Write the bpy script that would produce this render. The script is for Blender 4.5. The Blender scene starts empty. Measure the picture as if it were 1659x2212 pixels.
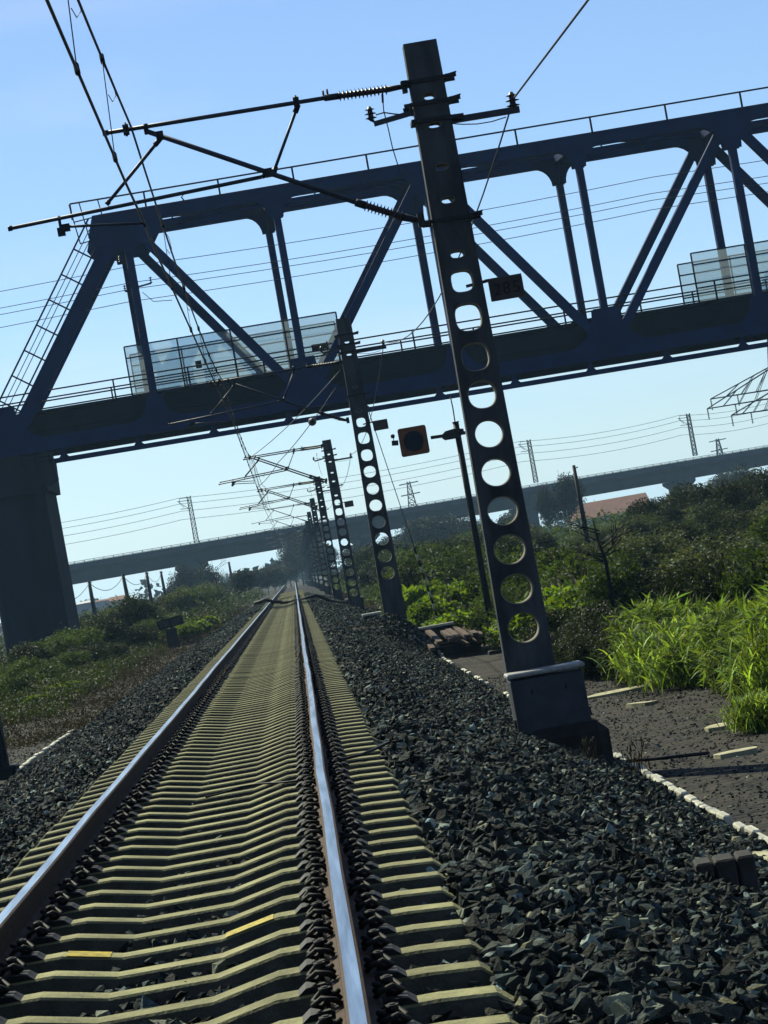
import bpy, bmesh, math, random
import numpy as np
from mathutils import Vector, Matrix

# ------------------------------------------------------------------ camera, sky, sun, exposure
scene = bpy.context.scene
COL = scene.collection
FPX = 6000.0                                   # focal length in pixels of a 1659 px wide frame
F_ = Vector((214.8/FPX, 1.0, 98.2/FPX)).normalized()
ROLL = math.radians(10.0)
R_ = Vector((math.cos(ROLL), 0, -math.sin(ROLL)))
R_ = (R_ - F_*R_.dot(F_)).normalized()
U_ = R_.cross(F_)
CAM = Vector((0, 0, 1.282))
cd = bpy.data.cameras.new('camera')
cam = bpy.data.objects.new('camera', cd); COL.objects.link(cam)
cd.sensor_fit = 'HORIZONTAL'; cd.sensor_width = 36.0
cd.lens = 36.0*FPX/1659.0
cd.clip_start = 0.2; cd.clip_end = 9000
M = Matrix.Identity(4)
for i in range(3):
    M[i][0] = R_[i]; M[i][1] = U_[i]; M[i][2] = -F_[i]; M[i][3] = CAM[i]
cam.matrix_world = M
scene.camera = cam

SUN_AZ, SUN_EL = math.radians(-34), math.radians(42)     # azimuth from +Y (ahead), negative = left
world = bpy.data.worlds.new('World'); scene.world = world
world.use_nodes = True
wn = world.node_tree.nodes; wl = world.node_tree.links
bg = wn['Background']
sky = wn.new('ShaderNodeTexSky'); sky.sky_type = 'NISHITA'; sky.sun_disc = False
sky.sun_elevation = SUN_EL; sky.sun_rotation = SUN_AZ
sky.altitude = 0; sky.air_density = 1.0; sky.dust_density = 0.35; sky.ozone_density = 3.5
# cooler air towards the horizon (world direction, not screen)
wtc = wn.new('ShaderNodeTexCoord'); wsep = wn.new('ShaderNodeSeparateXYZ'); wl.new(wtc.outputs['Generated'], wsep.inputs[0])
wmr = wn.new('ShaderNodeMapRange'); wmr.inputs[1].default_value = 0.0; wmr.inputs[2].default_value = 0.24; wl.new(wsep.outputs['Z'], wmr.inputs[0])
wramp = wn.new('ShaderNodeValToRGB'); wl.new(wmr.outputs[0], wramp.inputs[0])
wramp.color_ramp.elements[0].color = (0.70, 0.86, 1.05, 1); wramp.color_ramp.elements[1].color = (0.60, 0.77, 0.99, 1)
wmul = wn.new('ShaderNodeMix'); wmul.data_type = 'RGBA'; wmul.blend_type = 'MULTIPLY'; wmul.inputs[0].default_value = 1
wl.new(sky.outputs[0], wmul.inputs[6]); wl.new(wramp.outputs[0], wmul.inputs[7])
wmp = wn.new('ShaderNodeMapping'); wmp.inputs['Scale'].default_value = (2.2, 2.2, 13.0); wmp.inputs['Rotation'].default_value = (0, 0.12, 0); wl.new(wtc.outputs['Generated'], wmp.inputs[0])
wno = wn.new('ShaderNodeTexNoise'); wno.inputs['Scale'].default_value = 1.6; wno.inputs['Detail'].default_value = 7; wno.inputs['Distortion'].default_value = 0.6; wl.new(wmp.outputs[0], wno.inputs['Vector'])
wcr = wn.new('ShaderNodeMapRange'); wcr.inputs[1].default_value = 0.50; wcr.inputs[2].default_value = 0.80; wcr.inputs[3].default_value = 0.10; wcr.inputs[4].default_value = 0.42; wl.new(wno.outputs['Fac'], wcr.inputs[0])
wci = wn.new('ShaderNodeMix'); wci.data_type = 'RGBA'; wl.new(wcr.outputs[0], wci.inputs[0]); wl.new(wmul.outputs[2], wci.inputs[6]); wci.inputs[7].default_value = (7.0, 7.4, 7.8, 1)
wl.new(wci.outputs[2], bg.inputs['Color'])
bg.inputs['Strength'].default_value = 0.062

sd = bpy.data.lights.new('sun', 'SUN'); sun = bpy.data.objects.new('sun', sd); COL.objects.link(sun)
sd.energy = 5.0; sd.angle = math.radians(0.5); sd.color = (1.0, 0.965, 0.74)
sdir = Vector((math.sin(SUN_AZ)*math.cos(SUN_EL), math.cos(SUN_AZ)*math.cos(SUN_EL), math.sin(SUN_EL)))
sun.rotation_euler = sdir.to_track_quat('Z', 'Y').to_euler()
sun.location = (-40, 60, 80)

vs = scene.view_settings
vs.view_transform = 'Standard'; vs.look = 'None'; vs.exposure = 1.0; vs.gamma = 1.0
vs.use_curve_mapping = False
try:
    scene.cycles.max_bounces = 6; scene.cycles.transparent_max_bounces = 12
    scene.cycles.use_denoising = True
except Exception:
    pass

def at(px, py, Y):
    """the point at depth Y metres down the line that the photograph shows at (px, py)"""
    d = F_*FPX + R_*(px - 829.5) + U_*(1106.0 - py)
    return CAM + d*(Y/d.y)

# ------------------------------------------------------------------ materials
MATS = {}
def mat(name, col, rough=0.7, metal=0.0, var=0.25, scale=6.0, bump=0.0, bscale=40.0, col2=None, spec=0.12, tint=False, stretch=None, bdist=0.03):
    if name in MATS: return MATS[name]
    m = bpy.data.materials.new(name); m.use_nodes = True
    nt = m.node_tree; N = nt.nodes; L = nt.links
    b = N['Principled BSDF']
    b.inputs['Roughness'].default_value = rough; b.inputs['Metallic'].default_value = metal
    b.inputs['Specular IOR Level'].default_value = spec
    tc = N.new('ShaderNodeTexCoord')
    vec = tc.outputs['Object']
    if stretch:
        mp = N.new('ShaderNodeMapping'); mp.inputs['Scale'].default_value = stretch
        L.new(vec, mp.inputs['Vector']); vec = mp.outputs[0]
    n = N.new('ShaderNodeTexNoise'); n.inputs['Scale'].default_value = scale
    n.inputs['Detail'].default_value = 6; n.inputs['Roughness'].default_value = 0.6
    L.new(vec, n.inputs['Vector'])
    r = N.new('ShaderNodeValToRGB')
    c2 = col2 if col2 else tuple(c*(1-var) for c in col)
    c1 = tuple(min(1, c*(1+var)) for c in col) if not col2 else col
    r.color_ramp.elements[0].position = 0.35; r.color_ramp.elements[1].position = 0.65
    r.color_ramp.elements[0].color = (*c2, 1); r.color_ramp.elements[1].color = (*c1, 1)
    L.new(n.outputs['Fac'], r.inputs['Fac'])
    out = r.outputs['Color']
    if tint:
        a = N.new('ShaderNodeAttribute'); a.attribute_name = 'tint'
        mx = N.new('ShaderNodeMix'); mx.data_type = 'RGBA'; mx.blend_type = 'MULTIPLY'
        mx.inputs[0].default_value = 1.0
        L.new(out, mx.inputs[6]); L.new(a.outputs['Color'], mx.inputs[7])
        out = mx.outputs[2]
    L.new(out, b.inputs['Base Color'])
    if bump > 0:
        n2 = N.new('ShaderNodeTexNoise'); n2.inputs['Scale'].default_value = bscale
        n2.inputs['Detail'].default_value = 8
        L.new(vec, n2.inputs['Vector'])
        bp = N.new('ShaderNodeBump'); bp.inputs['Strength'].default_value = bump; bp.inputs['Distance'].default_value = bdist
        L.new(n2.outputs['Fac'], bp.inputs['Height']); L.new(bp.outputs[0], b.inputs['Normal'])
    MATS[name] = m
    return m

def leafmat(name, col, trans=0.45, rough=0.6):
    if name in MATS: return MATS[name]
    m = bpy.data.materials.new(name); m.use_nodes = True
    nt = m.node_tree; N = nt.nodes; L = nt.links
    b = N['Principled BSDF']; b.inputs['Roughness'].default_value = rough
    b.inputs['Specular IOR Level'].default_value = 0.10
    a = N.new('ShaderNodeAttribute'); a.attribute_name = 'tint'
    mx = N.new('ShaderNodeMix'); mx.data_type = 'RGBA'; mx.blend_type = 'MULTIPLY'; mx.inputs[0].default_value = 1
    mx.inputs[6].default_value = (*col, 1)
    L.new(a.outputs['Color'], mx.inputs[7])
    L.new(mx.outputs[2], b.inputs['Base Color'])
    t = N.new('ShaderNodeBsdfTranslucent')
    hs = N.new('ShaderNodeMix'); hs.data_type = 'RGBA'; hs.blend_type = 'MULTIPLY'; hs.inputs[0].default_value = 1
    hs.inputs[7].default_value = (1.25, 1.15, 0.45, 1)
    L.new(mx.outputs[2], hs.inputs[6]); L.new(hs.outputs[2], t.inputs['Color'])
    ms = N.new('ShaderNodeMixShader'); ms.inputs[0].default_value = trans
    L.new(b.outputs[0], ms.inputs[1]); L.new(t.outputs[0], ms.inputs[2])
    L.new(ms.outputs[0], N['Material Output'].inputs['Surface'])
    MATS[name] = m
    return m

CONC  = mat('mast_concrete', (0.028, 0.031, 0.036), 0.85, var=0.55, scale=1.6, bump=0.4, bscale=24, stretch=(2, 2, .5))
CONC_LIT = mat('mast_opening_sunlit', (0.115, 0.108, 0.085), 0.85, var=0.25, scale=5)  # opening walls paler than the mast faces: sunlit crescents put into the colour
CONC2 = mat('viaduct_concrete', (0.032, 0.038, 0.050), 0.9, var=0.22, scale=0.25, bump=0.2, bscale=3)
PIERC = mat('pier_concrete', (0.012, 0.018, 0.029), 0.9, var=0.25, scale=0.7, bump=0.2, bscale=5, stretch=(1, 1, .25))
def vary_per_object(m, lo, hi):
    nt = m.node_tree; N = nt.nodes; L = nt.links; b = N['Principled BSDF']; src = b.inputs['Base Color'].links[0].from_socket
    oi = N.new('ShaderNodeObjectInfo'); mr = N.new('ShaderNodeMapRange'); mr.inputs[3].default_value = lo; mr.inputs[4].default_value = hi
    L.new(oi.outputs['Random'], mr.inputs[0])
    mx = N.new('ShaderNodeVectorMath'); mx.operation = 'SCALE'; L.new(src, mx.inputs[0]); L.new(mr.outputs[0], mx.inputs['Scale']); L.new(mx.outputs[0], b.inputs['Base Color'])
SLEEP_SHADE = mat('sleeper_flank_shade', (0.042, 0.042, 0.032), 0.9, var=0.3, scale=9, bump=0.35, bscale=60)  # flanks much darker than the tops: shade of the sides painted in
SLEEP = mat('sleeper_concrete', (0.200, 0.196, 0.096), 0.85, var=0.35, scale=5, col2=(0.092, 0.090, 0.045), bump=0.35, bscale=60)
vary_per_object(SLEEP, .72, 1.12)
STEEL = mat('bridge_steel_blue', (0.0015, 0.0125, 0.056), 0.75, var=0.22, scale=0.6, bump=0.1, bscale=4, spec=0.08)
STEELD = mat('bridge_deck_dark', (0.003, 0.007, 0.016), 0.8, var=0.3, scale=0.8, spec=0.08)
TUBE = mat('galvanised_tube', (0.022, 0.028, 0.040), 0.5, metal=0.3, var=0.2, scale=8)
DARK = mat('dark_fitting', (0.007, 0.008, 0.011), 0.5, var=0.3, scale=20)
INSU = mat('insulator_glaze', (0.014, 0.009, 0.010), 0.4, var=0.2, scale=10, spec=0.3)
WIRE = mat('wire_metal', (0.03, 0.035, 0.045), 0.5, metal=0.4, var=0.2)
RAILTOP = mat('rail_polished_steel', (0.27, 0.33, 0.39), 0.30, metal=1.0, var=0.42, scale=2.2, stretch=(9, .35, 1), bump=0.05, bscale=6)
RAILSIDE = mat('rail_rust', (0.030, 0.015, 0.007), 0.8, var=0.35, scale=12, bump=0.3)
CLIP = mat('clip_iron', (0.008, 0.008, 0.008), 0.7, spec=0.15, var=0.4, scale=30)
PAINTY = mat('yellow_paint', (0.34, 0.27, 0.02), 0.7, var=0.5, scale=26, col2=(0.13, 0.11, 0.02))
WHITE = mat('white_lime_paint', (0.36, 0.36, 0.29), 0.8, var=0.2, scale=7, bump=0.3)
BOXM = mat('box_grey_paint', (0.026, 0.030, 0.040), 0.55, var=0.25, scale=5, bump=0.1)
BOXLID = mat('box_lid_paint', (0.20, 0.205, 0.20), 0.6, var=0.2, scale=14)
SOILC = mat('block_concrete', (0.026, 0.026, 0.025), 0.9, var=0.3, scale=8, bump=0.4)
FOUND = mat('foundation_dark', (0.010, 0.010, 0.011), 0.95, var=0.4, scale=7, bump=0.4)
SLABM = mat('pale_slab_stone', (0.24, 0.23, 0.15), 0.9, var=0.25, scale=6, bump=0.4)
RUST = mat('rusty_timber', (0.062, 0.042, 0.032), 0.85, var=0.35, scale=5, bump=0.4, stretch=(6, 1, 6))
BLACK = mat('black_paint', (0.006, 0.007, 0.010), 0.65, var=0.3, scale=10)
ORANGE = mat('orange_board', (0.10, 0.034, 0.016), 0.6, var=0.2, scale=6)
PLATE = mat('number_plate_grey', (0.040, 0.034, 0.034), 0.7, var=0.2, scale=10)
PLATED = mat('number_digit_dark', (0.005, 0.005, 0.006), 0.7, var=0.1)
BARK = mat('bark', (0.05, 0.042, 0.035), 0.9, var=0.35, scale=8)
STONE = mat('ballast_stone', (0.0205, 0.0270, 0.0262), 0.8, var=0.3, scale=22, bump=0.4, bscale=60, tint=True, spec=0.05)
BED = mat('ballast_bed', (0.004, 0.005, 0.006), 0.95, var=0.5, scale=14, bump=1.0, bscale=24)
PATH = mat('path_cinder', (0.030, 0.027, 0.021), 0.95, var=0.35, scale=1.7, bump=1.0, bscale=7, bdist=0.12, col2=(0.0095, 0.0095, 0.009))
SOIL = mat('soil', (0.014, 0.012, 0.009), 0.95, var=0.4, scale=0.5, bump=0.8, bscale=6, col2=(0.009, 0.010, 0.005))
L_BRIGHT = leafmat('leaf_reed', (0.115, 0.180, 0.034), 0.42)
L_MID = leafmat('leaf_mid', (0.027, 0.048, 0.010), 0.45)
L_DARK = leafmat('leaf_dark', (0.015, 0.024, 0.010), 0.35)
L_VINE = leafmat('leaf_vine', (0.075, 0.130, 0.012), 0.5)
L_SAGE = leafmat('leaf_sage', (0.050, 0.068, 0.034), 0.4)
L_FAR = leafmat('leaf_far', (0.010, 0.016, 0.012), 0.3)
L_DRY = leafmat('leaf_dry', (0.018, 0.015, 0.009), 0.3)
L_VERGE = leafmat('leaf_verge', (0.019, 0.030, 0.009), 0.4)
WHITEB = mat('building_white', (0.34, 0.36, 0.38), 0.8, var=0.1, scale=0.3)
REDROOF = mat('red_roof', (0.12, 0.058, 0.042), 0.8, var=0.15, scale=0.5)
GLASSD = mat('dark_window', (0.02, 0.025, 0.03), 0.2, var=0.1)

def screenmat():
    m = bpy.data.materials.new('translucent_screen'); m.use_nodes = True
    N = m.node_tree.nodes; L = m.node_tree.links
    b = N['Principled BSDF']; b.inputs['Roughness'].default_value = 0.35
    tc = N.new('ShaderNodeTexCoord'); n = N.new('ShaderNodeTexNoise'); n.inputs['Scale'].default_value = 0.8
    L.new(tc.outputs['Object'], n.inputs['Vector'])
    r = N.new('ShaderNodeValToRGB'); r.color_ramp.elements[0].color = (.26, .30, .32, 1); r.color_ramp.elements[1].color = (.36, .41, .43, 1)
    L.new(n.outputs['Fac'], r.inputs['Fac']); L.new(r.outputs[0], b.inputs['Base Color'])
    tr = N.new('ShaderNodeBsdfTranslucent'); L.new(r.outputs[0], tr.inputs['Color']); mt = N.new('ShaderNodeMixShader'); mt.inputs[0].default_value = 0.5
    L.new(b.outputs[0], mt.inputs[1]); L.new(tr.outputs[0], mt.inputs[2])
    t = N.new('ShaderNodeBsdfTransparent'); t.inputs[0].default_value = (.85, .92, .95, 1)
    ms = N.new('ShaderNodeMixShader'); ms.inputs[0].default_value = 0.74
    L.new(mt.outputs[0], ms.inputs[1]); L.new(t.outputs[0], ms.inputs[2])
    L.new(ms.outputs[0], N['Material Output'].inputs['Surface'])
    return m
SCREEN = screenmat()

# ------------------------------------------------------------------ object helpers
def tag(o, label=None, cat=None, group=None, kind=None):
    if label: o['label'] = label
    if cat: o['category'] = cat
    if group: o['group'] = group
    if kind: o['kind'] = kind
    return o

def empty(name, loc=(0, 0, 0), rz=0.0):
    o = bpy.data.objects.new(name, None); COL.objects.link(o)
    o.location = loc; o.rotation_euler = (0, 0, rz); o.empty_display_size = 0.2
    return o

def link(name, mesh, parent=None, loc=(0, 0, 0)):
    o = bpy.data.objects.new(name, mesh); COL.objects.link(o)
    o.location = loc
    if parent is not None: o.parent = parent
    return o

def copy_tree(o, parent=None):
    c = o.copy(); COL.objects.link(c)
    if parent is not None: c.parent = parent
    for ch in list(o.children): copy_tree(ch, c)
    return c

class MB:
    """collects shapes, builds ONE mesh"""
    def __init__(s): s.v = []; s.f = []; s.m = []; s.mats = []; s.smooth = []
    def mi(s, m):
        if m not in s.mats: s.mats.append(m)
        return s.mats.index(m)
    def add(s, vs, fs, m, smooth=False):
        o = len(s.v); k = s.mi(m)
        s.v += [tuple(p) for p in vs]
        for f in fs:
            s.f.append([i+o for i in f]); s.m.append(k); s.smooth.append(smooth)
        return s
    def box(s, c, d, m, rot=None):
        x, y, z = d[0]/2, d[1]/2, d[2]/2
        P = [Vector(p) for p in ((-x,-y,-z),(x,-y,-z),(x,y,-z),(-x,y,-z),(-x,-y,z),(x,-y,z),(x,y,z),(-x,y,z))]
        if rot is not None: P = [rot @ p for p in P]
        c = Vector(c)
        return s.add([p+c for p in P], [(0,3,2,1),(4,5,6,7),(0,1,5,4),(1,2,6,5),(2,3,7,6),(3,0,4,7)], m)
    def cbox(s, c, d, m, b=0.02, rot=None):
        """box with chamfered edges"""
        bm = bmesh.new(); bmesh.ops.create_cube(bm, size=1)
        bmesh.ops.scale(bm, vec=d, verts=bm.verts)
        bmesh.ops.bevel(bm, geom=bm.edges[:], offset=b, segments=1, affect='EDGES')
        bm.verts.index_update()
        c = Vector(c)
        P = [(rot @ v.co if rot is not None else v.co)+c for v in bm.verts]
        F = [[v.index for v in f.verts] for f in bm.faces]
        bm.free()
        return s.add(P, F, m)
    def beam(s, a, b, w, h, m, up=(0, 0, 1)):
        """bar from a to b, h along 'up', w across"""
        a = Vector(a); b = Vector(b); d = (b-a).normalized()
        up = Vector(up)
        if abs(d.dot(up)) > .98: up = Vector((0, 1, 0))
        x = d.cross(up).normalized(); z = x.cross(d).normalized()
        P = []
        for p in (a, b):
            for sx, sz in ((-1,-1),(1,-1),(1,1),(-1,1)): P.append(p + x*(sx*w/2) + z*(sz*h/2))
        return s.add(P, [(3,2,1,0),(4,5,6,7),(0,1,5,4),(1,2,6,5),(2,3,7,6),(3,0,4,7)], m)
    def tube(s, pts, r, m, n=8, caps=True):
        pts = [Vector(p) for p in pts]
        rr = r if isinstance(r, (list, tuple)) else [r]*len(pts)
        V = []; Fs = []
        ref = Vector((0, 0, 1))
        for i, p in enumerate(pts):
            d = (pts[min(i+1, len(pts)-1)] - pts[max(i-1, 0)])
            d = d.normalized() if d.length > 1e-9 else Vector((0, 0, 1))
            rf = ref if abs(d.dot(ref)) < .95 else Vector((1, 0, 0))
            x = d.cross(rf).normalized(); y = d.cross(x).normalized()
            for k in range(n):
                a = 2*math.pi*k/n
                V.append(p + (x*math.cos(a) + y*math.sin(a))*rr[i])
        for i in range(len(pts)-1):
            for k in range(n):
                a = i*n+k; b = i*n+(k+1) % n
                Fs.append((a, b, b+n, a+n))
        s.add(V, Fs, m, True)
        if caps:
            o = len(s.v) - len(V)
            k_ = s.mi(m)
            s.f.append([o+k for k in range(n)]); s.m.append(k_); s.smooth.append(False)
            e = o + (len(pts)-1)*n
            s.f.append([e+n-1-k for k in range(n)]); s.m.append(k_); s.smooth.append(False)
        return s
    def ribbed(s, a, b, r0, r1, n, m):
        """insulator: core with n sheds between a and b"""
        a = Vector(a); b = Vector(b); P = [a]; R = [r0]
        for i in range(n):
            t = (i+.5)/n
            for q, rr in ((-.25, r0), (-.05, r1), (.08, r1*.9), (.25, r0)):
                P.append(a.lerp(b, min(1, max(0, t+q/n)))); R.append(rr)
        P.append(b); R.append(r0)
        return s.tube(P, R, m, 10)
    def prism(s, poly, a, m, axis='y', plane=None):
        """outline poly (x,z) extruded along y from a[0] to a[1]"""
        n = len(poly)
        if axis == 'y': V = [(p[0], a[0], p[1]) for p in poly] + [(p[0], a[1], p[1]) for p in poly]
        elif axis == 'x': V = [(a[0], p[0], p[1]) for p in poly] + [(a[1], p[0], p[1]) for p in poly]
        else: V = [(p[0], p[1], a[0]) for p in poly] + [(p[0], p[1], a[1]) for p in poly]
        Fs = [list(range(n))[::-1], list(range(n, 2*n))]
        for i in range(n): Fs.append((i, (i+1) % n, (i+1) % n+n, i+n))
        return s.add(V, Fs, m)
    def mesh(s, name):
        me = bpy.data.meshes.new(name)
        me.from_pydata([tuple(p) for p in s.v], [], s.f)
        for m in s.mats: me.materials.append(m)
        me.polygons.foreach_set('material_index', s.m)
        me.polygons.foreach_set('use_smooth', s.smooth)
        bm = bmesh.new(); bm.from_mesh(me); bmesh.ops.recalc_face_normals(bm, faces=bm.faces[:]); bm.to_mesh(me); bm.free()
        me.update()
        return me
    def build(s, name, parent=None, loc=(0, 0, 0)):
        return link(name, s.mesh(name), parent, loc)

def np_mesh(name, V, Fq, mats, tint=None, smooth=False):
    """mesh from arrays; Fq (n,k) all with k corners; tint (nverts,3)"""
    me = bpy.data.meshes.new(name)
    nv, (nf, k) = len(V), Fq.shape
    me.vertices.add(nv); me.vertices.foreach_set('co', np.ascontiguousarray(V, dtype=np.float32).ravel())
    me.loops.add(nf*k); me.loops.foreach_set('vertex_index', np.ascontiguousarray(Fq, dtype=np.int32).ravel())
    me.polygons.add(nf)
    me.polygons.foreach_set('loop_start', np.arange(0, nf*k, k, dtype=np.int32))
    me.polygons.foreach_set('use_smooth', np.full(nf, smooth))
    if tint is not None:
        at_ = me.attributes.new('tint', 'FLOAT_COLOR', 'POINT')
        c = np.ones((nv, 4), dtype=np.float32); c[:, :3] = tint
        at_.data.foreach_set('color', c.ravel())
    for m in (mats if isinstance(mats, (list, tuple)) else [mats]): me.materials.append(m)
    me.update(calc_edges=True); me.validate()
    return me

def settle(root, M4):
    """root keeps position and heading; what is left of M4 (slope, skew) goes into the part meshes"""
    bpy.context.view_layer.update()
    h = math.atan2(M4[1][0], M4[0][0]); R4 = Matrix.Translation(M4.to_translation()) @ Matrix.Rotation(h, 4, 'Z')
    root.matrix_world = R4
    L4 = R4.inverted() @ M4; done = set()
    for o in root.children_recursive:
        if o.type == 'MESH' and o.data.name not in done: done.add(o.data.name); o.data.transform(L4)

# ------------------------------------------------------------------ terrain
XC = -0.80                                       # track centre line
def sstep(a, b, x):
    t = np.clip((x-a)/(b-a), 0, 1); return t*t*(3-2*t)
def hash_noise(x, y, s):
    return (np.sin(x*1.3/s + 1.7*np.sin(y*.7/s)) + np.sin(y*1.1/s + 2.3*np.sin(x*.9/s+1.0)))*.5
def ground_z(x, y):
    x = np.asarray(x, dtype=float); y = np.asarray(y, dtype=float)
    xc = x - XC
    bed = -0.30 - 0.03*(np.abs(xc) < .6)
    zr = -1.67 + 0.45*sstep(85, 170, y)
    zl = -1.20 + 0*y
    tr = np.clip((xc-1.6)/(4.28-1.6), 0, 1); tl = np.clip((-xc-1.6)/(4.28-1.6), 0, 1)
    z = np.where(xc > 0, bed + (zr-bed)*tr, bed + (zl-bed)*tl)
    z = z + .85*np.exp(-(((x-2.55)/1.0)**2+((y-75.6)/1.3)**2)) + .35*np.exp(-(((x-2.5)/1.0)**2+((y-126.5)/2.0)**2))   # earth heaped round two mast feet
    far = np.abs(xc) > 4.6
    rise = 1.0*sstep(8, 30, x)*sstep(45, 90, y) - 0.5*sstep(6, 20, -x-2)
    z = z + np.where(far, rise + 0.10*hash_noise(x, y, 2.5)*sstep(4.6, 8, np.abs(xc)), 0)
    mix = sstep(350, 480, y)
    z = z*(1-mix) + mix*(-1.5)
    return z
def gz(x, y): return float(ground_z(x, y))

ys = np.concatenate([np.arange(-12, 60, .5), np.arange(60, 90, .75), np.arange(90, 160, 1.5), np.arange(160, 500, 8), np.geomspace(500, 7000, 30)])
xr = np.concatenate([[0.0, .3, .59, .61, 1.0, 1.6], np.linspace(2, 4.28, 7), [4.4, 4.6, 5.0, 5.5], np.arange(6.2, 20, .8), np.arange(20, 60, 3), np.geomspace(60, 5000, 30)])
xs = np.concatenate([-xr[:0:-1], xr]) + XC
GX, GY = np.meshgrid(xs, ys)
GZ = ground_z(GX, GY)
nx, ny = len(xs), len(ys)
V = np.stack([GX.ravel(), GY.ravel(), GZ.ravel()], 1)
I = (np.arange(ny-1)[:, None]*nx + np.arange(nx-1)[None, :]).ravel()
Q = np.stack([I, I+1, I+1+nx, I+nx], 1)
cxm = V[Q].mean(1)
xcq = cxm[:, 0]-XC
is_bed = (np.abs(xcq) < 4.3) & (cxm[:, 1] < 420)
is_path = ((xcq > 4.3) & (xcq < 7.0) & (cxm[:, 1] < 95)) | ((xcq < -4.3) & (xcq > -5.6) & (cxm[:, 1] < 62))
def sub(name, mask, m):
    q = Q[mask]; u, inv = np.unique(q.ravel(), return_inverse=True)
    o = link(name, np_mesh(name, V[u], inv.reshape(-1, 4), m, smooth=True))
    return tag(o, kind='structure')
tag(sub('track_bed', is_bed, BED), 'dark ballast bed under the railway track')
tag(sub('path', is_path & ~is_bed, PATH), 'grey cinder path beside the ballast')
tag(sub('ground', ~is_bed & ~is_path, SOIL), 'dark overgrown soil reaching to the horizon')
# ------------------------------------------------------------------ ballast stones (uncountable)
def stones(name, X, Y, Z, S, seed, label):
    rng = np.random.default_rng(seed); n = len(X)
    protoV = []; protoF = []
    for k in range(24):
        r = random.Random(k*7+1)
        bm = bmesh.new()
        for i in range(8):
            while True:
                p = Vector((r.gauss(0, 1), r.gauss(0, 1), r.gauss(0, 1))).normalized()
                if all((p-v.co).length > .62 for v in bm.verts): break
            bm.verts.new(p)
        bmesh.ops.convex_hull(bm, input=bm.verts[:]); bmesh.ops.triangulate(bm, faces=bm.faces[:])
        bmesh.ops.recalc_face_normals(bm, faces=bm.faces[:])
        bm.verts.index_update()
        protoV.append([v.co[:] for v in bm.verts]); protoF.append([[v.index for v in f.verts] for f in bm.faces])
        bm.free()
    PV = np.array([v for v in protoV]); PF = np.array(protoF)
    k = rng.integers(0, 24, n)
    sc = np.stack([rng.uniform(.9, 1.6, n), rng.uniform(.65, 1.0, n), rng.uniform(.34, .62, n)], 1)*(S[:, None]/2)
    v = PV[k]*sc[:, None, :]
    q = rng.normal(size=(n, 4)); q[:, 1:3] *= .38; q /= np.linalg.norm(q, axis=1)[:, None]
    w, x, y, z = q.T
    Rm = np.stack([1-2*(y*y+z*z), 2*(x*y-w*z), 2*(x*z+w*y), 2*(x*y+w*z), 1-2*(x*x+z*z), 2*(y*z-w*x), 2*(x*z-w*y), 2*(y*z+w*x), 1-2*(x*x+y*y)], 1).reshape(n, 3, 3)
    v = np.einsum('nij,nkj->nki', Rm, v) + np.stack([X, Y, Z], 1)[:, None, :]
    f = PF[k] + (np.arange(n)*8)[:, None, None]
    g = np.clip(np.exp(rng.normal(-.25, .65, n)), .15, 2.6)
    br = rng.random(n) < .12
    g = np.where(br, rng.uniform(2.2, 8.0, n), g)
    hue = rng.normal(.03, .07, n) + np.where(br, rng.uniform(-.02, .25, n), 0)
    t = np.stack([g*(1+hue), g*(1+.02), g*(1-hue)], 1)
    t = np.repeat(t, 8, axis=0)
    o = link(name, np_mesh(name, v.reshape(-1, 3), f.reshape(-1, 3), STONE, tint=t))
    return tag(o, label, 'ballast', kind='stuff')

rng = np.random.default_rng(5)
def scat(x0, x1, y0, y1, dens, s0, s1):
    n = int((x1-x0)*(y1-y0)*dens)
    return np.stack([rng.uniform(x0, x1, n), rng.uniform(y0, y1, n), rng.uniform(s0, s1, n)**1.0], 1)
A = np.concatenate([scat(.45, 3.42, 7, 22, 430, .04, .115), scat(.45, 3.42, 22, 45, 300, .05, .115), scat(.45, 3.42, 45, 90, 210, .06, .115), scat(.45, 3.3, 90, 200, 60, .08, .14)])
z = ground_z(A[:, 0], A[:, 1]) + rng.uniform(-.012, .050, len(A)) + .022*hash_noise(A[:, 0], A[:, 1], .35)
z += np.where(A[:, 0] < .9, .045, 0)
stones('ballast_stones', A[:, 0], A[:, 1], z, A[:, 2], 11, 'loose dark ballast stones sloping down right of the track')
A = np.concatenate([scat(-4.95, -2.05, 14, 45, 330, .04, .09), scat(-4.95, -2.05, 45, 110, 170, .05, .10), scat(-4.9, -2.05, 110, 220, 45, .08, .14)])
z = ground_z(A[:, 0], A[:, 1]) + rng.uniform(-.012, .050, len(A)) + .022*hash_noise(A[:, 0], A[:, 1], .35)
stones('ballast_stones', A[:, 0], A[:, 1], z, A[:, 2], 12, 'loose dark ballast stones sloping down left of the track')
A = np.concatenate([scat(-2.1, .5, 6.5, 14, 420, .03, .095), scat(-1.3, -.25, 6.5, 16, 120, .05, .11), scat(-2.1, .5, 14, 45, 230, .03, .08), scat(-2.1, .5, 45, 120, 60, .04, .08)])
nearrail = (np.abs(A[:, 0]-(-.047)) < .16) | (np.abs(A[:, 0]-(-1.552)) < .16)
A = A[~nearrail]
z = ground_z(A[:, 0], A[:, 1]) + rng.uniform(-.02, .055, len(A))
stones('ballast_stones', A[:, 0], A[:, 1], z, A[:, 2], 13, 'ballast stones lying in the cribs between the sleepers')
# coarse pebbles on the path
A = np.concatenate([scat(3.6, 6.1, 9, 60, 55, .02, .06), scat(-6.2, -5.15, 30, 60, 60, .02, .06)])
z = ground_z(A[:, 0], A[:, 1]) + .004
o = stones('path_gravel', A[:, 0], A[:, 1], z, A[:, 2], 14, 'small gravel scattered over the cinder path')

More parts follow.
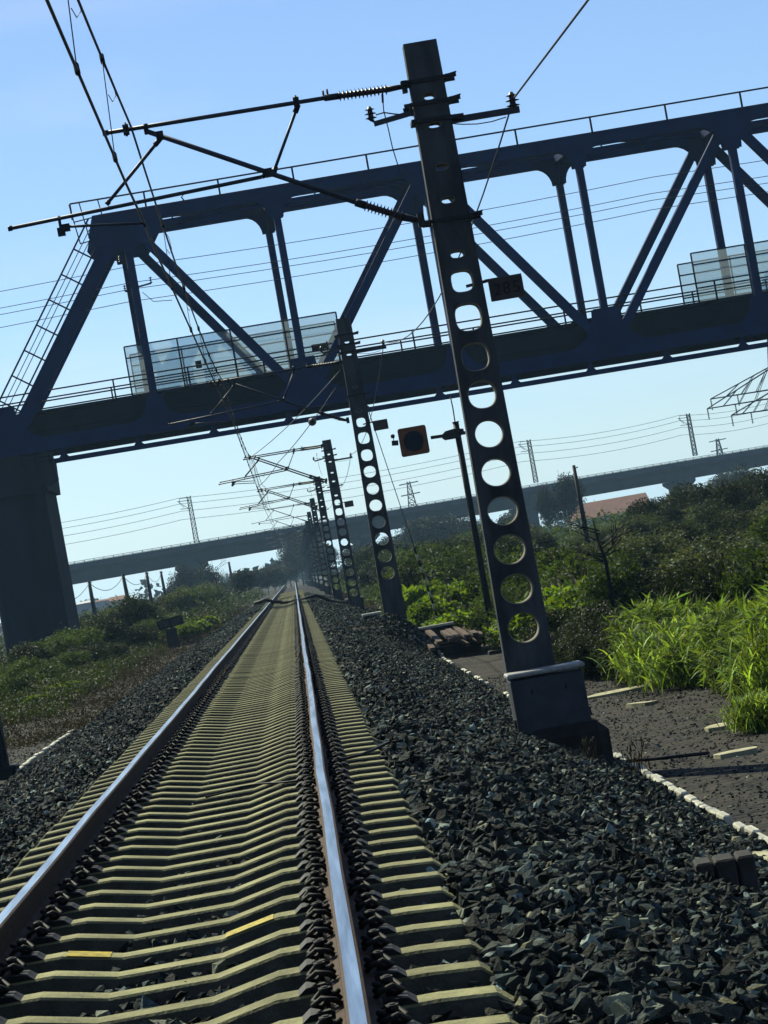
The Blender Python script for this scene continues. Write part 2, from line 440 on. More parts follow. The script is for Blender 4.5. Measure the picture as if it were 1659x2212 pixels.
# ------------------------------------------------------------------ rails
def rail_profile():
    h = [(-.075, -.176), (.075, -.176), (.075, -.164), (.030, -.150), (.010, -.135), (.009, -.055), (.033, -.043), (.0365, -.014), (.034, -.006), (.024, 0)]
    return h + [(-x, z) for x, z in h[:1:-1]]
def railz(y): return 0.0 if y < 395 else -((y-395)**2)/2600.0
def make_rail(x, label):
    P = rail_profile(); n = len(P)
    yy = list(np.arange(3, 60, 3)) + list(np.arange(60, 395, 12)) + list(np.arange(395, 450, 6))
    r = random.Random(int(abs(x)*1000))
    V = []; Fs = []; M_ = []
    for y in yy:
        dx = .006*math.sin(y*.23)+.004*math.sin(y*.9+1)
        for p in P: V.append((x+p[0]+dx, y, p[1]+railz(y)))
    mb = MB()
    top = []; side = []
    for i in range(len(yy)-1):
        for k in range(n):
            f = (i*n+k, i*n+(k+1) % n, (i+1)*n+(k+1) % n, (i+1)*n+k)
            a, b = P[k], P[(k+1) % n]
            (top if (a[1] > -.0005 and b[1] > -.0005) else side).append(f)
    mb.add(V, top, RAILTOP, False)
    k_ = mb.mi(RAILSIDE)
    for f in side: mb.f.append(list(f)); mb.m.append(k_); mb.smooth.append(False)
    mb.f.append(list(range(n))); mb.m.append(k_); mb.smooth.append(False)
    o = mb.build('rail')
    return tag(o, label, 'rail', 'rails of the track')
make_rail(-.047, 'right hand steel rail with polished head and rusty flanks')
make_rail(-1.552, 'left hand steel rail of the track in front of its own shadow')

# ------------------------------------------------------------------ sleepers
def sleeper_mesh():
    prof = [(-1.30, -.085), (-1.21, -.012), (-1.02, 0), (-.48, 0), (-.22, -.052), (.22, -.052), (.48, 0), (1.02, 0), (1.21, -.012), (1.30, -.085)]
    mb = MB(); V = []; n = len(prof)
    for (x, z) in prof:
        wt = .076 if abs(x) > .4 else .072
        V += [(x, -.15, -.235), (x, -wt-.010, z-.010), (x, -wt, z), (x, wt, z), (x, wt+.010, z-.010), (x, .15, -.235)]
    Fs = []; Ft = []
    for i in range(n-1):
        for k in range(5):
            a = i*6+k; (Ft if k in (1, 2, 3) else Fs).append((a, a+1, a+7, a+6))
        Fs.append((i*6+5, i*6, i*6+6, i*6+11))
    Fs.append(tuple(range(5, -1, -1))); Fs.append(tuple((n-1)*6+k for k in range(6)))
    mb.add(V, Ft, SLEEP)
    k_ = mb.mi(SLEEP_SHADE)
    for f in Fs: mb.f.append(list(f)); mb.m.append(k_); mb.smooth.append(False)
    return mb.mesh('sleeper')
def clip_mesh():
    """spring clip (bent round bar) with its bolt, washer and guard plate, on the +x side of a rail"""
    mb = MB()
    P = [(.058, -.055, .040), (.075, -.075, .058), (.120, -.072, .070), (.150, -.045, .048), (.125, -.020, .034), (.085, -.012, .062), (.062, 0, .074),
         (.085, .012, .062), (.125, .020, .034), (.150, .045, .048), (.120, .072, .070), (.075, .075, .058), (.058, .055, .040)]
    mb.tube(P, .0105, CLIP, 7)
    mb.tube([(.105, 0, .0), (.105, 0, .098)], .012, CLIP, 8)
    mb.tube([(.105, 0, .072), (.105, 0, .094)], .024, CLIP, 6)
    mb.prism([(.078, .0), (.078, .020), (.095, .030), (.165, .022), (.195, .0)], (-.080, .080), CLIP)
    return mb.mesh('rail_clip')
SM, CM = sleeper_mesh(), clip_mesh()
PADM = MB().box((0, 0, .004), (.155, .17, .008), BLACK).mesh('rail_pad')
SLZ = -.186
SLAB_ = 'pale concrete sleeper with dished middle, sunlit top edge and dark crib behind it'
CML = MB().prism([(.058, 0), (.058, .05), (.10, .085), (.16, .05), (.195, 0)], (-.075, .075), CLIP).mesh('rail_clip')
def sleeper(y, parts, label=SLAB_):
    e = empty('sleeper', (XC + random.uniform(-.012, .012), y, SLZ), random.uniform(-.004, .004))
    tag(e, label, 'sleeper', 'concrete sleepers of the track')
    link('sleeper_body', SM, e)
    if parts:
        for rx in (.753, -.753):
            for sg in (1, -1):
                c = link('rail_clip', CM if parts > 1 else CML, e, (rx, 0, .0))
                if sg < 0: c.rotation_euler = (0, 0, math.pi)
            if parts > 1: link('rail_pad', PADM, e, (rx, 0, 0))
    return e
random.seed(3)
PITCH = .60
y0 = 7.50
for i in range(300):
    y = y0 + PITCH*i + random.uniform(-.012, .012)
    lab = SLAB_ if i != 8 else 'concrete sleeper with two yellow painted patches across its top'
    e = sleeper(y, 2 if i < 70 else 1, lab)
    if i == 8:
        for (xa, za, xb, zb) in ((-.46, .000, -.27, -.039), (.24, -.045, .46, -.001)):
            pm = MB(); pm.add([(xa, -.083, za), (xb, -.083, zb), (xb, .080, zb), (xa, .080, za)], [(0, 1, 2, 3)], PAINTY)
            pm.build('yellow_paint_patch', e)
# the far rest, too small to count
mb = MB()
for i in range(300, 395):
    y = y0 + PITCH*i
    zz = SLZ + railz(y)
    mb.add([(XC-1.28, y-.085, zz), (XC+1.28, y-.085, zz), (XC+1.28, y+.085, zz), (XC-1.28, y+.085, zz),
            (XC-1.28, y-.13, zz-.2), (XC+1.28, y-.13, zz-.2), (XC+1.28, y+.13, zz-.2), (XC-1.28, y+.13, zz-.2)],
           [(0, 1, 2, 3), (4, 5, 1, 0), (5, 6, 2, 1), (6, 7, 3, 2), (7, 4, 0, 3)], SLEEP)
tag(mb.build('far_sleepers'), 'distant sleepers merging into a pale strip between the rails', 'sleepers', kind='stuff')

# ------------------------------------------------------------------ edging stones
random.seed(9)
def edging(x, y, L, label, group, z=None, col=WHITE):
    mb = MB()
    mb.cbox((0, 0, -.09), (.08, L, .30), col, .014)
    o = mb.build('edging_stone', None, (x, y, (gz(x, y) if z is None else z)+.055+random.uniform(-.022, .012)))
    o.rotation_euler = (random.uniform(-.008, .008), random.uniform(-.08, .08), random.uniform(-.03, .03))
    return tag(o, label, 'edging stone', group)
y = 17.4
while y < 84:
    if not (51 < y < 56 or 64 < y < 68) and random.random() > .07:
        edging(3.48+random.uniform(-.025, .025), y+.26, .47, 'white limed edging stone in the row between ballast and cinder path', 'edging stones right of the ballast')
    y += .475 + random.uniform(0, .008)
    if y > 50: y += random.choice([0, 0, .5])
y = 46
while y < 58:
    edging(-5.08+random.uniform(-.02, .02), y, .47, 'white limed edging stone at the foot of the left ballast slope', 'edging stones left of the ballast')
    y += .475
# concrete end block at the near end of the edging (three joined blocks)
p = at(1560, 1842, 16.6)
e = empty('concrete_block', (p.x, p.y, gz(p.x, p.y)), -.08)
tag(e, 'dark weathered concrete block ending the white edging row at lower right', 'concrete block')
for k, (dx, w) in enumerate(((-.125, .11), (.0, .13), (.125, .11))):
    MB().cbox((dx, .012*k, .05), (w-.008, .30, .30), SOILC, .012).build('block_section', e)
# pale slabs by the path
def slab(px, py, Y, sx, sy, rz, label, seed):
    r = random.Random(seed)
    p = at(px, py, Y); n = 11
    poly = []
    for i in range(n):
        a = 2*math.pi*i/n
        rr = r.uniform(.72, 1.08)
        poly.append((sx/2*rr*math.cos(a), sy/2*rr*math.sin(a)))
    mb = MB().prism(poly, (-.06, .05), SLABM, axis='z')
    o = mb.build('stone_slab', None, (p.x, p.y, gz(p.x, p.y)))
    o.rotation_euler = (r.uniform(-.05, .05), r.uniform(-.05, .05), rz)
    return tag(o, label, 'slab', 'pale slabs lying on the path')
def Yg(px, py, h):        # depth at which the ray through a pixel is h metres below the camera
    d = F_*FPX + R_*(px-829.5) + U_*(1106-py)
    return -h*d.y/d.z
slab(1652, 1915, Yg(1652, 1915, 2.9), .36, .95, .1, 'large pale broken slab at the right edge below the concrete block', 1)
slab(1330, 1493, Yg(1330, 1493, 2.9), .75, 1.5, 1.2, 'long pale slab on the path just right of the box mast', 2)
slab(1385, 1520, Yg(1385, 1520, 2.9), .38, .7, .5, 'small pale slab on the path in front of the long one', 3)
slab(1560, 1565, Yg(1560, 1565, 2.9), .52, .8, .3, 'pale slab in front of the reed bed with a dark undercut', 4)
slab(1590, 1622, Yg(1590, 1622, 2.9), .45, .55, .9, 'faint pale slab near the right edge of the path', 5)
slab(895, 1375, Yg(895, 1375, 2.6), .9, 3.5, 1.0, 'pale flat slab left of the rusty scrap stack', 6)
# ------------------------------------------------------------------ perforated concrete masts
MX, MY = 2.572, 33.0
KP = MY/FPX
def vz(v): return 1.282 - v*KP
HOLES = [(-966, 24, 13), (-903, 26, 11), (-811, 26, 12), (-738, 27, 13), (-619, 29, 15), (-560, 46, 46), (-481, 56, 58), (-394, 58, 58), (-310.6, 60, 58),
         (-225, 61, 58), (-140, 63, 58), (-56, 65, 60), (28.7, 67, 62), (115, 68, 62), (200, 66, 63)]
ZT, ZB = vz(-1087), vz(-1087) - 9.15
def hw(z):                                       # half width of the mast at height z
    t = (ZT - z)/(ZT - vz(296)); return (.401 + (.588-.401)*t)/2
def mast_mesh():
    mb = MB(); D = .125
    zs = [ZT]; cells = []
    hs = [(vz(v), w*KP/2, h*KP/2) for v, w, h in HOLES]
    edges = [ZT]
    for i, (z, a, b) in enumerate(hs):
        up = (hs[i-1][0]-hs[i-1][2]) if i else ZT - .45
        edges.append((z+b+up)/2 if i else z+b+.09)
    edges.append(hs[-1][0]-hs[-1][2]-.2); edges.append(ZB)
    # plain cell on top, hole cells, plain cell at the foot
    V = []; Fs = []; Fh = []
    def quad(p, h=False): 
        o = len(V); V.extend(p); (Fh if h else Fs).append(tuple(range(o, o+len(p))))
    def plain(z1, z0):
        a, b = hw(z1), hw(z0)
        for y, fl in ((-D, 0), (D, 1)):
            quad([(-a, y, z1), (-b, y, z0), (b, y, z0), (a, y, z1)])
    plain(edges[0], edges[1]); plain(edges[-2], edges[-1])
    for i, (z, ra, rb) in enumerate(hs):
        z1, z0 = edges[i+1], edges[i+2]
        a, b = hw(z1), hw(z0)
        corners = [(a, z1-z), (-a, z1-z), (-b, z0-z), (b, z0-z)]
        angs = sorted([2*math.pi*k/36 for k in range(36)] + [math.atan2(c[1], c[0]) % (2*math.pi) for c in corners])
        inn = []; out = []
        e = 2.6 if ra < .15 and rb < .1 else 2.0 + 1.1*max(0, min(1, (-v_of(i)-250)/300))
        for t in angs:
            c, s_ = math.cos(t), math.sin(t)
            rr = 1/((abs(c)/ra)**e + (abs(s_)/rb)**e)**(1/e)
            inn.append((c*rr, s_*rr + z))
            best = 1e9                                # ray against the four sides
            for k in range(4):
                p, q = corners[k], corners[(k+1) % 4]
                dx, dz = q[0]-p[0], q[1]-p[1]
                den = c*dz - s_*dx
                if abs(den) < 1e-12: continue
                tt = (p[0]*dz - p[1]*dx)/den
                uu = (p[0]*s_ - p[1]*c)/den
                if tt > 0 and -1e-6 <= uu <= 1+1e-6: best = min(best, tt)
            out.append((c*best, s_*best + z))
        n = len(angs)
        for k in range(n):
            j = (k+1) % n
            if math.hypot(out[k][0]-out[j][0], out[k][1]-out[j][1]) < 1e-7: continue
            bw = .012                              # chamfer round the opening
            def pt(q, y): return (q[0], y, q[1])
            def grow(q): 
                d = math.hypot(q[0], q[1]-z); f = (d+bw)/d
                return (q[0]*f, (q[1]-z)*f+z)
            g0, g1 = grow(inn[k]), grow(inn[j])
            for y, yi in ((-D, -D+bw), (D, D-bw)):
                quad([pt(out[k], y), pt(out[j], y), pt(g1, y), pt(g0, y)])
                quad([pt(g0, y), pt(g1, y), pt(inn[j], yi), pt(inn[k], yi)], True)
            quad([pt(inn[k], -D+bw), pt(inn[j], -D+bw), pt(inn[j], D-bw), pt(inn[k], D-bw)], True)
    a, b = hw(ZT), hw(ZB)
    for sg in (-1, 1):
        quad([(sg*a, -D, ZT), (sg*a, D, ZT), (sg*b, D, ZB), (sg*b, -D, ZB)])
    quad([(-a, -D, ZT), (a, -D, ZT), (a, D, ZT), (-a, D, ZT)])
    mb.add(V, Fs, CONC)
    k_ = mb.mi(CONC_LIT)
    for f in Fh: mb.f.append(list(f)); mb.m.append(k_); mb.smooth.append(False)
    return mb.mesh('mast_body')
def v_of(i): return HOLES[i][0]
MASTM = mast_mesh()

def L_(px, py, dy=0.0):                          # local point of the near mast's plane
    p = at(px, py, MY); return Vector((p.x-MX, dy, p.z))
def clampm(z, n=1, ext=.10):
    mb = MB(); w = hw(z)
    for s in (-1, 1):
        mb.box((.02, s*.140, z), (2*w+.16+ext, .022, .045), DARK)
        mb.tube([(s*(w+.03), -.19, z), (s*(w+.03), .19, z)], .014, DARK, 6)
        for q in (-1, 1): mb.tube([(s*(w+.03), q*.155, z), (s*(w+.03), q*.18, z)], .026, DARK, 6)
    mb.tube([(w+.05, -.13, z+.02), (w+.16, -.13, z+.035)], .010, DARK, 6)
    return mb
# --- shared meshes of one cantilever (local to a mast at its own z=0)
def canti_meshes():
    R = {}
    mb = MB(); a, b = L_(225, 288), L_(700, 212)
    mb.tube([a, b], .026, TUBE, 10); mb.tube([a-Vector((.02, 0, 0)), a+Vector((.05, 0, .0))], .034, DARK, 8)
    for q in (272, 640): 
        t = (q-225)/(700-225); p = a.lerp(b, t); mb.box(p+Vector((0, 0, .0)), (.07, .09, .12), DARK)
        mb.tube([p+Vector((0, -.05, -.08)), p+Vector((0, .05, .09))], .016, DARK, 6)
    mb.tube([b, b+Vector((.0, 0, .09))], .014, DARK, 6); mb.tube([b+Vector((.05, 0, 0)), b+Vector((.05, 0, .10))], .014, DARK, 6)
    R['top_tube'] = mb.mesh('top_tube')
    mb = MB(); c = L_(868, 189); mb.tube([b, b.lerp(c, .2)], .040, DARK, 8); mb.ribbed(b.lerp(c, .18), b.lerp(c, .82), .034, .066, 13, INSU); mb.tube([b.lerp(c, .8), c+Vector((.10, 0, .01))], [.038, .026], DARK, 8)
    mb.box(c+Vector((.03, 0, .0)), (.06, .12, .14), DARK)
    R['top_insulator'] = mb.mesh('rod_insulator')
    mb = MB(); a, b = L_(318, 284), L_(768, 437)
    mb.tube([a, b], .031, TUBE, 10); mb.tube([L_(313, 268), L_(318, 290)], .030, DARK, 8)
    for q in (345, 580): p = a.lerp(b, (q-318)/(768-318)); mb.box(p, (.09, .10, .10), DARK)
    R['diagonal_tube'] = mb.mesh('diagonal_tube')
    mb = MB(); c = L_(905, 480); mb.tube([b, b.lerp(c, .16)], .048, DARK, 8); mb.ribbed(b.lerp(c, .14), b.lerp(c, .74), .038, .074, 11, INSU); mb.tube([b.lerp(c, .72), c+Vector((.05, 0, 0))], [.05, .03], DARK, 8)
    mb.box(c+Vector((.03, 0, .02)), (.08, .12, .16), DARK)
    R['diagonal_insulator'] = mb.mesh('rod_insulator')
    mb = MB(); a, b = L_(644, 226), L_(592, 370); mb.tube([a, b], .019, TUBE, 8); mb.tube([a, a.lerp(b, .12)], .034, DARK, 8); mb.tube([a.lerp(b, .93), b+Vector((-.02, 0, -.06))], .030, DARK, 8)
    R['brace_tube'] = mb.mesh('brace_tube')
    mb = MB(); a, b = L_(346, 300), L_(230, 442); mb.tube([a, b], .021, TUBE, 8); mb.tube([a, a.lerp(b, .1)], .032, DARK, 8); mb.tube([a.lerp(b, .95), b], .030, DARK, 8)
    R['hanger_tube'] = mb.mesh('hanger_tube')
    mb = MB(); a, b = L_(20, 494), L_(566, 382); mb.tube([a, b], .024, TUBE, 8); mb.tube([a-Vector((.015, 0, 0)), a.lerp(b, .012)], .032, DARK, 8)
    mb.tube([b, L_(580, 374)], .030, DARK, 8); p = L_(128, 474); mb.tube([p+Vector((0, 0, .04)), p+Vector((0, 0, -.20))], .020, DARK, 6); mb.box(p+Vector((.0, 0, -.15)), (.09, .07, .10), DARK)
    mb.tube([L_(400, 416), L_(392, 426), L_(398, 434)], .010, DARK, 6)
    R['registration_tube'] = mb.mesh('registration_tube')
    mb = MB(); mb.tube([L_(140, 490), L_(200, 487), L_(312, 482)], .017, TUBE, 8); mb.box(L_(142, 492), (.10, .06, .09), DARK); mb.tube([L_(312, 482)+Vector((0, 0, .03)), L_(312, 482)+Vector((0, 0, -.05))], .016, DARK, 6)
    R['steady_arm'] = mb.mesh('steady_arm')
    return R
CM_ = canti_meshes()
def pin_insulator(mb, p, s=1.0):
    p = Vector(p)
    mb.tube([p, p+Vector((0, 0, .05*s))], .022*s, DARK, 8)
    P = [p+Vector((0, 0, z*s)) for z in (.03, .045, .06, .10, .105, .12, .16, .165, .18, .21)]
    mb.tube(P, [r*s for r in (.03, .085, .04, .035, .085, .04, .032, .07, .035, .02)], INSU, 12)
def arm_mesh():
    mb = MB()                                    # right hand feeder arm, with lower plate round the mast
    a, b = L_(965, 262), L_(1122, 236)
    mb.beam(a, b, .06, .075, TUBE, (0, 0, 1)); mb.beam(L_(888, 268), L_(1000, 253), .33, .05, DARK)
    pts = [a.lerp(b, t)+Vector((0, -.03, -.03-.07*math.sin(math.pi*t))) for t in (0, .2, .4, .6, .8)]
    mb.tube(pts, .007, WIRE, 5)
    return mb.mesh('feeder_arm')
def armins_mesh():
    mb = MB(); pin_insulator(mb, L_(1110, 236), 1.0); return mb.mesh('pin_insulator')
def bracket_mesh():
    mb = MB(); mb.beam(L_(893, 243), L_(808, 268), .05, .06, TUBE); mb.tube([L_(893, 250), L_(850, 246), L_(830, 243), L_(812, 248)], .009, WIRE, 5)
    mb.tube([L_(808, 262), L_(795, 255)], .02, DARK, 6)
    return mb.mesh('side_bracket')
def bins_mesh():
    mb = MB(); pin_insulator(mb, L_(803, 262), .85); return mb.mesh('pin_insulator')
def hangw_mesh():
    mb = MB(); mb.tube([L_(826, 205), L_(829, 240), L_(838, 275), L_(848, 320), L_(862, 365), L_(872, 385)], .007, WIRE, 5); mb.tube([L_(826, 203), L_(827, 222)], .015, DARK, 6)
    return mb.mesh('hanging_jumper_wire')
ARM, ARMI, BRK, BRKI, HNG = arm_mesh(), armins_mesh(), bracket_mesh(), bins_mesh(), hangw_mesh()
CLAMPS = [clampm(vz(v)).mesh('mast_clamp') for v in (-1003, -953, -697)]
def text_mesh(txt, size, m, ext=.006):
    cu = bpy.data.curves.new('t', 'FONT'); cu.body = txt; cu.size = size; cu.extrude = ext
    cu.align_x = 'CENTER'; cu.align_y = 'CENTER'; cu.space_character = 1.15
    o = bpy.data.objects.new('t', cu); COL.objects.link(o)
    dg = bpy.context.evaluated_depsgraph_get()
    me = bpy.data.meshes.new_from_object(o.evaluated_get(dg))
    bpy.data.objects.remove(o); me.materials.clear(); me.materials.append(m)
    me.transform(Matrix.Rotation(math.pi/2, 4, 'X'))
    return me
def plate(parent, digits, dz=0.0):
    p = L_(1094, 624); mb = MB()
    mb.cbox((p.x, -.02, p.z), (.41, .03, .25), PLATE, .008)
    mb.box((p.x-.02, -.03, p.z+.135), (.44, .05, .03), PLATE)
    for (cx, cz, sx, sz) in ((0, .108, .40, .02), (0, -.112, .40, .02), (-.192, 0, .018, .21), (.192, 0, .018, .21)):
        mb.box((p.x+cx, -.041, p.z+cz), (sx, .012, sz), PLATE)
    mb.beam((p.x-.47, -.01, p.z+.11), (p.x-.18, -.01, p.z+.135), .03, .035, DARK)
    o = mb.build('number_plate', parent, (0, 0, dz))
    if digits:
        t = text_mesh(digits, .20, PLATED); link('number', t, o, (p.x, -.040, p.z))
    return o
def mast(Y, ztop, label, x=MX, double=False, extras=True, digits=None, pl=True, canti=True):
    e = empty('catenary_mast', (x, Y, 0)); tag(e, label, 'catenary mast', 'perforated masts along the track')
    dz = ztop - ZT
    link('mast_body', MASTM, e, (0, 0, dz))
    for c in CLAMPS: link('mast_clamp', c, e, (0, 0, dz))
    def cant(off):
        for k, nm in (('top_tube', 'top_tube'), ('diagonal_tube', 'diagonal_tube'), ('registration_tube', 'registration_tube')):
            o = link(nm, CM_[k], e, off)
            if k == 'top_tube': link('rod_insulator', CM_['top_insulator'], o)
            if k == 'diagonal_tube': link('rod_insulator', CM_['diagonal_insulator'], o)
            if k == 'registration_tube': link('steady_arm', CM_['steady_arm'], o)
        link('brace_tube', CM_['brace_tube'], e, off); link('hanger_tube', CM_['hanger_tube'], e, off)
    if canti: cant((0, 0, 0))
    if double: cant((.05, .9, .12))
    a = link('feeder_arm', ARM, e, (0, 0, dz)); link('pin_insulator', ARMI, a)
    if extras:
        b = link('side_bracket', BRK, e, (0, 0, dz)); link('pin_insulator', BRKI, b); link('jumper_wire', HNG, e, (0, 0, dz))
    if pl: plate(e, digits, dz)
    return e
MASTS = [
    (33.0, ZT, 'tall near perforated mast with 285 plate and grey equipment box', MX, False, '285'),
    (76.0, 7.95, 'second perforated mast, its top in front of the truss bridge deck', 2.53, False, None),
    (127.0, 7.06, 'third perforated mast with doubled bracket tubes and a small square plate', 2.52, True, None),
    (176.0, 7.10, 'fourth perforated mast along the line, just left of the one with the doubled tubes', 2.50, True, None),
    (226.0, 7.10, 'fifth perforated mast along the line, its top just above the far viaduct parapet', 2.50, False, None),
    (275.0, 7.10, 'sixth perforated mast, top level with the far viaduct parapet', 2.50, False, None),
    (324.0, 7.10, 'seventh perforated mast, seen against the far viaduct girder', 2.50, False, None)]
mo = []
for i, (Y, zt, lab, x, dbl, dg) in enumerate(MASTS):
    mo.append(mast(Y, zt, lab, x, dbl, extras=i < 4, digits=dg, pl=i < 3))
for i in range(7):
    mo.append(mast(373 + 49*i, 7.05 - .12*i*(i > 1), 'small distant perforated mast in the dark cluster where the masts merge', 2.50, False, extras=False, pl=False))
# equipment box on the near mast (moves with the mast)
bx = at(1187, 1517, MY-.42)
mb = MB(); q = Vector((bx.x-MX, -.42, bx.z))
mb.cbox(q, (.86, .46, .66), BOXM, .015)
mb.box(q+Vector((0, -.235, -.02)), (.74, .014, .52), BOXM)
for s in (-1, 1): mb.box(q+Vector((s*.435, -.02, -.18)), (.04, .20, .10), DARK); mb.tube([q+Vector((s*.20, -.245, .14)), q+Vector((s*.20, -.245, .20))], .012, DARK, 6)
mb.box(q+Vector((-.02, 0, -.385)), (.70, .40, .10), DARK)
eb = mb.build('equipment_box', mo[0])
mb = MB(); mb.cbox(q+Vector((0, -.01, .385)), (.92, .54, .055), BOXLID, .015); mb.build('box_lid', eb)
mb = MB(); mb.tube([q+Vector((.40, .25, -.30)), q+Vector((.46, .28, -.45)), q+Vector((.62, .2, -.84)), q+Vector((1.1, .1, -.88)), q+Vector((1.7, -.3, -.89))], .022, DARK, 7); mb.build('box_cable', eb)
p = at(1222, 1636, MY-.25)
e = empty('mast_foundation', (p.x, MY-.25, p.z)); tag(e, 'dark concrete foundation block under the near mast and its box', 'foundation')
MB().cbox((0.02, -.15, -.02), (.98, .95, .86), FOUND, .13).build('lower_block', e)
MB().cbox((-.05, .02, .50), (.78, .60, .18), FOUND, .03).build('upper_plinth', e)
# ------------------------------------------------------------------ wires along the track
def sag(a, b, s, n=14):
    a, b = Vector(a), Vector(b); return [a.lerp(b, i/n) - Vector((0, 0, s*4*(i/n)*(1-i/n))) for i in range(n+1)]
Ys = [-17, 33, 76, 127, 176, 226, 275, 324, 373, 422, 471, 520]
mz = at(272, 275, MY); cz = at(312, 482, MY)
mes = []; con = []
for a, b in zip(Ys[:-1], Ys[1:]):
    mes += sag((mz.x+.06*math.sin(a), a, mz.z), (mz.x+.06*math.sin(b), b, mz.z), .55)[(1 if mes else 0):]
    con += sag((cz.x+.10*(a < 20)+.1*math.sin(a*.1), a, cz.z), (cz.x+.1*math.sin(b*.1), b, cz.z), .03)[(1 if con else 0):]
con = [Vector((p.x if abs(p.y-33) > .1 else cz.x, p.y, p.z)) for p in con]
mw = MB().tube(mes, .0135, WIRE, 6).build('messenger_wire'); tag(mw, 'upper messenger wire hung from the bracket tops over the track', 'overhead wire')
cw = MB().tube(con, .0145, WIRE, 6).build('contact_wire'); tag(cw, 'lower contact wire held by the steady arms over the track', 'overhead wire')
def interp(P, y):
    for p, q in zip(P[:-1], P[1:]):
        if p.y <= y <= q.y: return p.lerp(q, (y-p.y)/(q.y-p.y))
for y in [-6, 2, 10, 18, 22.6, 27.5, 40, 47, 54, 61, 68, 82, 90, 98, 106, 114, 122, 132, 140, 148, 156, 164, 172]:
    a, b = interp(mes, y), interp(con, y+.25)
    if a is None or b is None: continue
    mb = MB(); mb.tube([a, b], .0055, WIRE, 5); mb.tube([a+Vector((0, -.05, .025)), a+Vector((0, .05, -.04))], .024, DARK, 6); mb.tube([b+Vector((0, -.05, .04)), b+Vector((0, .06, -.02))], .024, DARK, 6)
    c = a.lerp(b, .06)
    mb.tube([c, c+Vector((.05, .3, -.10)), c+Vector((.06, .45, -.25)), c+Vector((.02, .3, -.33)), c+Vector((0, .05, -.30))], .0045, WIRE, 5)
    mb.build('dropper_wire', mw)
# second pair at the overlap section (masts 3 and 4), rising to an anchor on the second mast
a2 = [at(735, 818, 77), at(682, 905, 92)]
P1 = sag(at(735, 800, 77), at(545, 985, 128), .15, 10) + sag(at(545, 985, 128), at(572, 1050, 176), .5, 10)[1:] + sag(at(572, 1050, 176), at(585, 1098, 226), .5, 8)[1:]
mb = MB().tube(P1, .014, WIRE, 6);
tag(mb.build('anchor_wire'), 'slanting anchor wire rising from the doubled brackets to the second mast', 'overhead wire')
P2 = sag(at(725, 838, 78), at(600, 1000, 110), .1, 6) + sag(at(600, 1000, 110), at(556, 1052, 128), .1, 6)[1:] + sag(at(556, 1052, 128), at(580, 1105, 176), .1, 6)[1:]
mb = MB().tube(P2, .014, WIRE, 6); t = P2[2]; mb.tube([t+Vector((0, -1.2, 0)), t+Vector((0, -.3, 0)), t, t+Vector((0, .5, 0)), t+Vector((0, 1.3, 0))], [.03, .10, .14, .10, .03], DARK, 10)
tag(mb.build('anchor_wire'), 'lower slanting anchor wire with one round insulator below the truss bridge', 'overhead wire')
# feeder on the right hand arms
def armtop(i): return Vector((MASTS[i][3], MASTS[i][0], 0)) + L_(1110, 212) + Vector((0, 0, MASTS[i][1]-ZT))
t0 = at(1270, 0, 24.5)
d0 = (t0-armtop(0))
fe = [t0 + d0*1.6, t0, armtop(0)]
for i, s in ((0, .85), (1, .7), (2, .6), (3, .6), (4, .6), (5, .6)):
    fe += sag(armtop(i), armtop(i+1), s)[1:]
tag(MB().tube(fe, .0125, WIRE, 6).build('feeder_wire'), 'feeder wire on the short arms at the far side of the masts', 'overhead wire')

# striped stay wire of the second mast
e = empty('stay_wire', (0, 0, 0)); tag(e, 'stay wire with black and white striped guard beside the second mast', 'stay wire')
a, b = at(757, 770, 76), at(948, 1342, 84)
MB().tube([a, b], .012, WIRE, 6).build('wire', e)
mb = MB(); t = [.70 + .30*k/12 for k in range(13)]
for k in range(12): mb.tube([a.lerp(b, t[k]), a.lerp(b, t[k+1])], .040, WHITE if k % 2 else BLACK, 8)
mb.build('striped_guard', e)
MB().cbox(tuple(b), (.4, .4, .3), SOILC, .03).build('anchor_block', e)

# ------------------------------------------------------------------ signal post with square board
SY = 72.0
def S(px, py, dy=0): p = at(px, py, SY); return Vector((p.x, SY+dy, p.z))
b0 = S(1070, 1412)
top = S(987, 912)
xs_ = (top.x + b0.x)/2
e = empty('signal_post', (xs_, SY, b0.z)); tag(e, 'black post carrying a square orange board with round dark disc', 'signal')
def Ls(px, py, dy=0): v = S(px, py, dy); return Vector((v.x-xs_, dy, v.z-b0.z))
H = top.z-b0.z
mb = MB(); mb.tube([(0, 0, -.6), (0, 0, H*.5), (0, 0, H)], [.095, .085, .078], BLACK, 12); mb.tube([(0, 0, H), (0, 0, H+.02)], .095, BLACK, 12); mb.build('post', e)
MB().cbox((0, 0, -.05), (.42, .42, .3), SOILC, .03).build('post_foot', e)
c = Ls(893, 953, -.12)
s2 = .37
def rrect(s, r, n=5):
    P = []
    for cx, cz, a0 in ((s-r, s-r, 0), (-s+r, s-r, 90), (-s+r, -s+r, 180), (s-r, -s+r, 270)):
        for k in range(n+1): a = math.radians(a0+90*k/n); P.append((cx+r*math.cos(a), cz+r*math.sin(a)))
    return P
mb = MB(); mb.prism([(x+c.x, z+c.z) for x, z in rrect(s2, .06)], (c.y-.035, c.y+.035), ORANGE); bo = mb.build('signal_board', e)
mb = MB(); P = [(c.x+.262*math.cos(a), c.z+.262*math.sin(a)) for a in [2*math.pi*k/32 for k in range(32)]]; mb.prism(P, (c.y-.075, c.y-.036), BLACK)
mb.prism([(c.x+.235*math.cos(a), c.z+.235*math.sin(a)) for a in [2*math.pi*k/32 for k in range(32)]], (c.y-.088, c.y-.076), STEELD); mb.build('round_disc', bo)
mb = MB(); mb.beam(Ls(930, 946, -.12), Ls(1005, 935, -.06), .06, .085, BLACK); mb.build('arm', e)
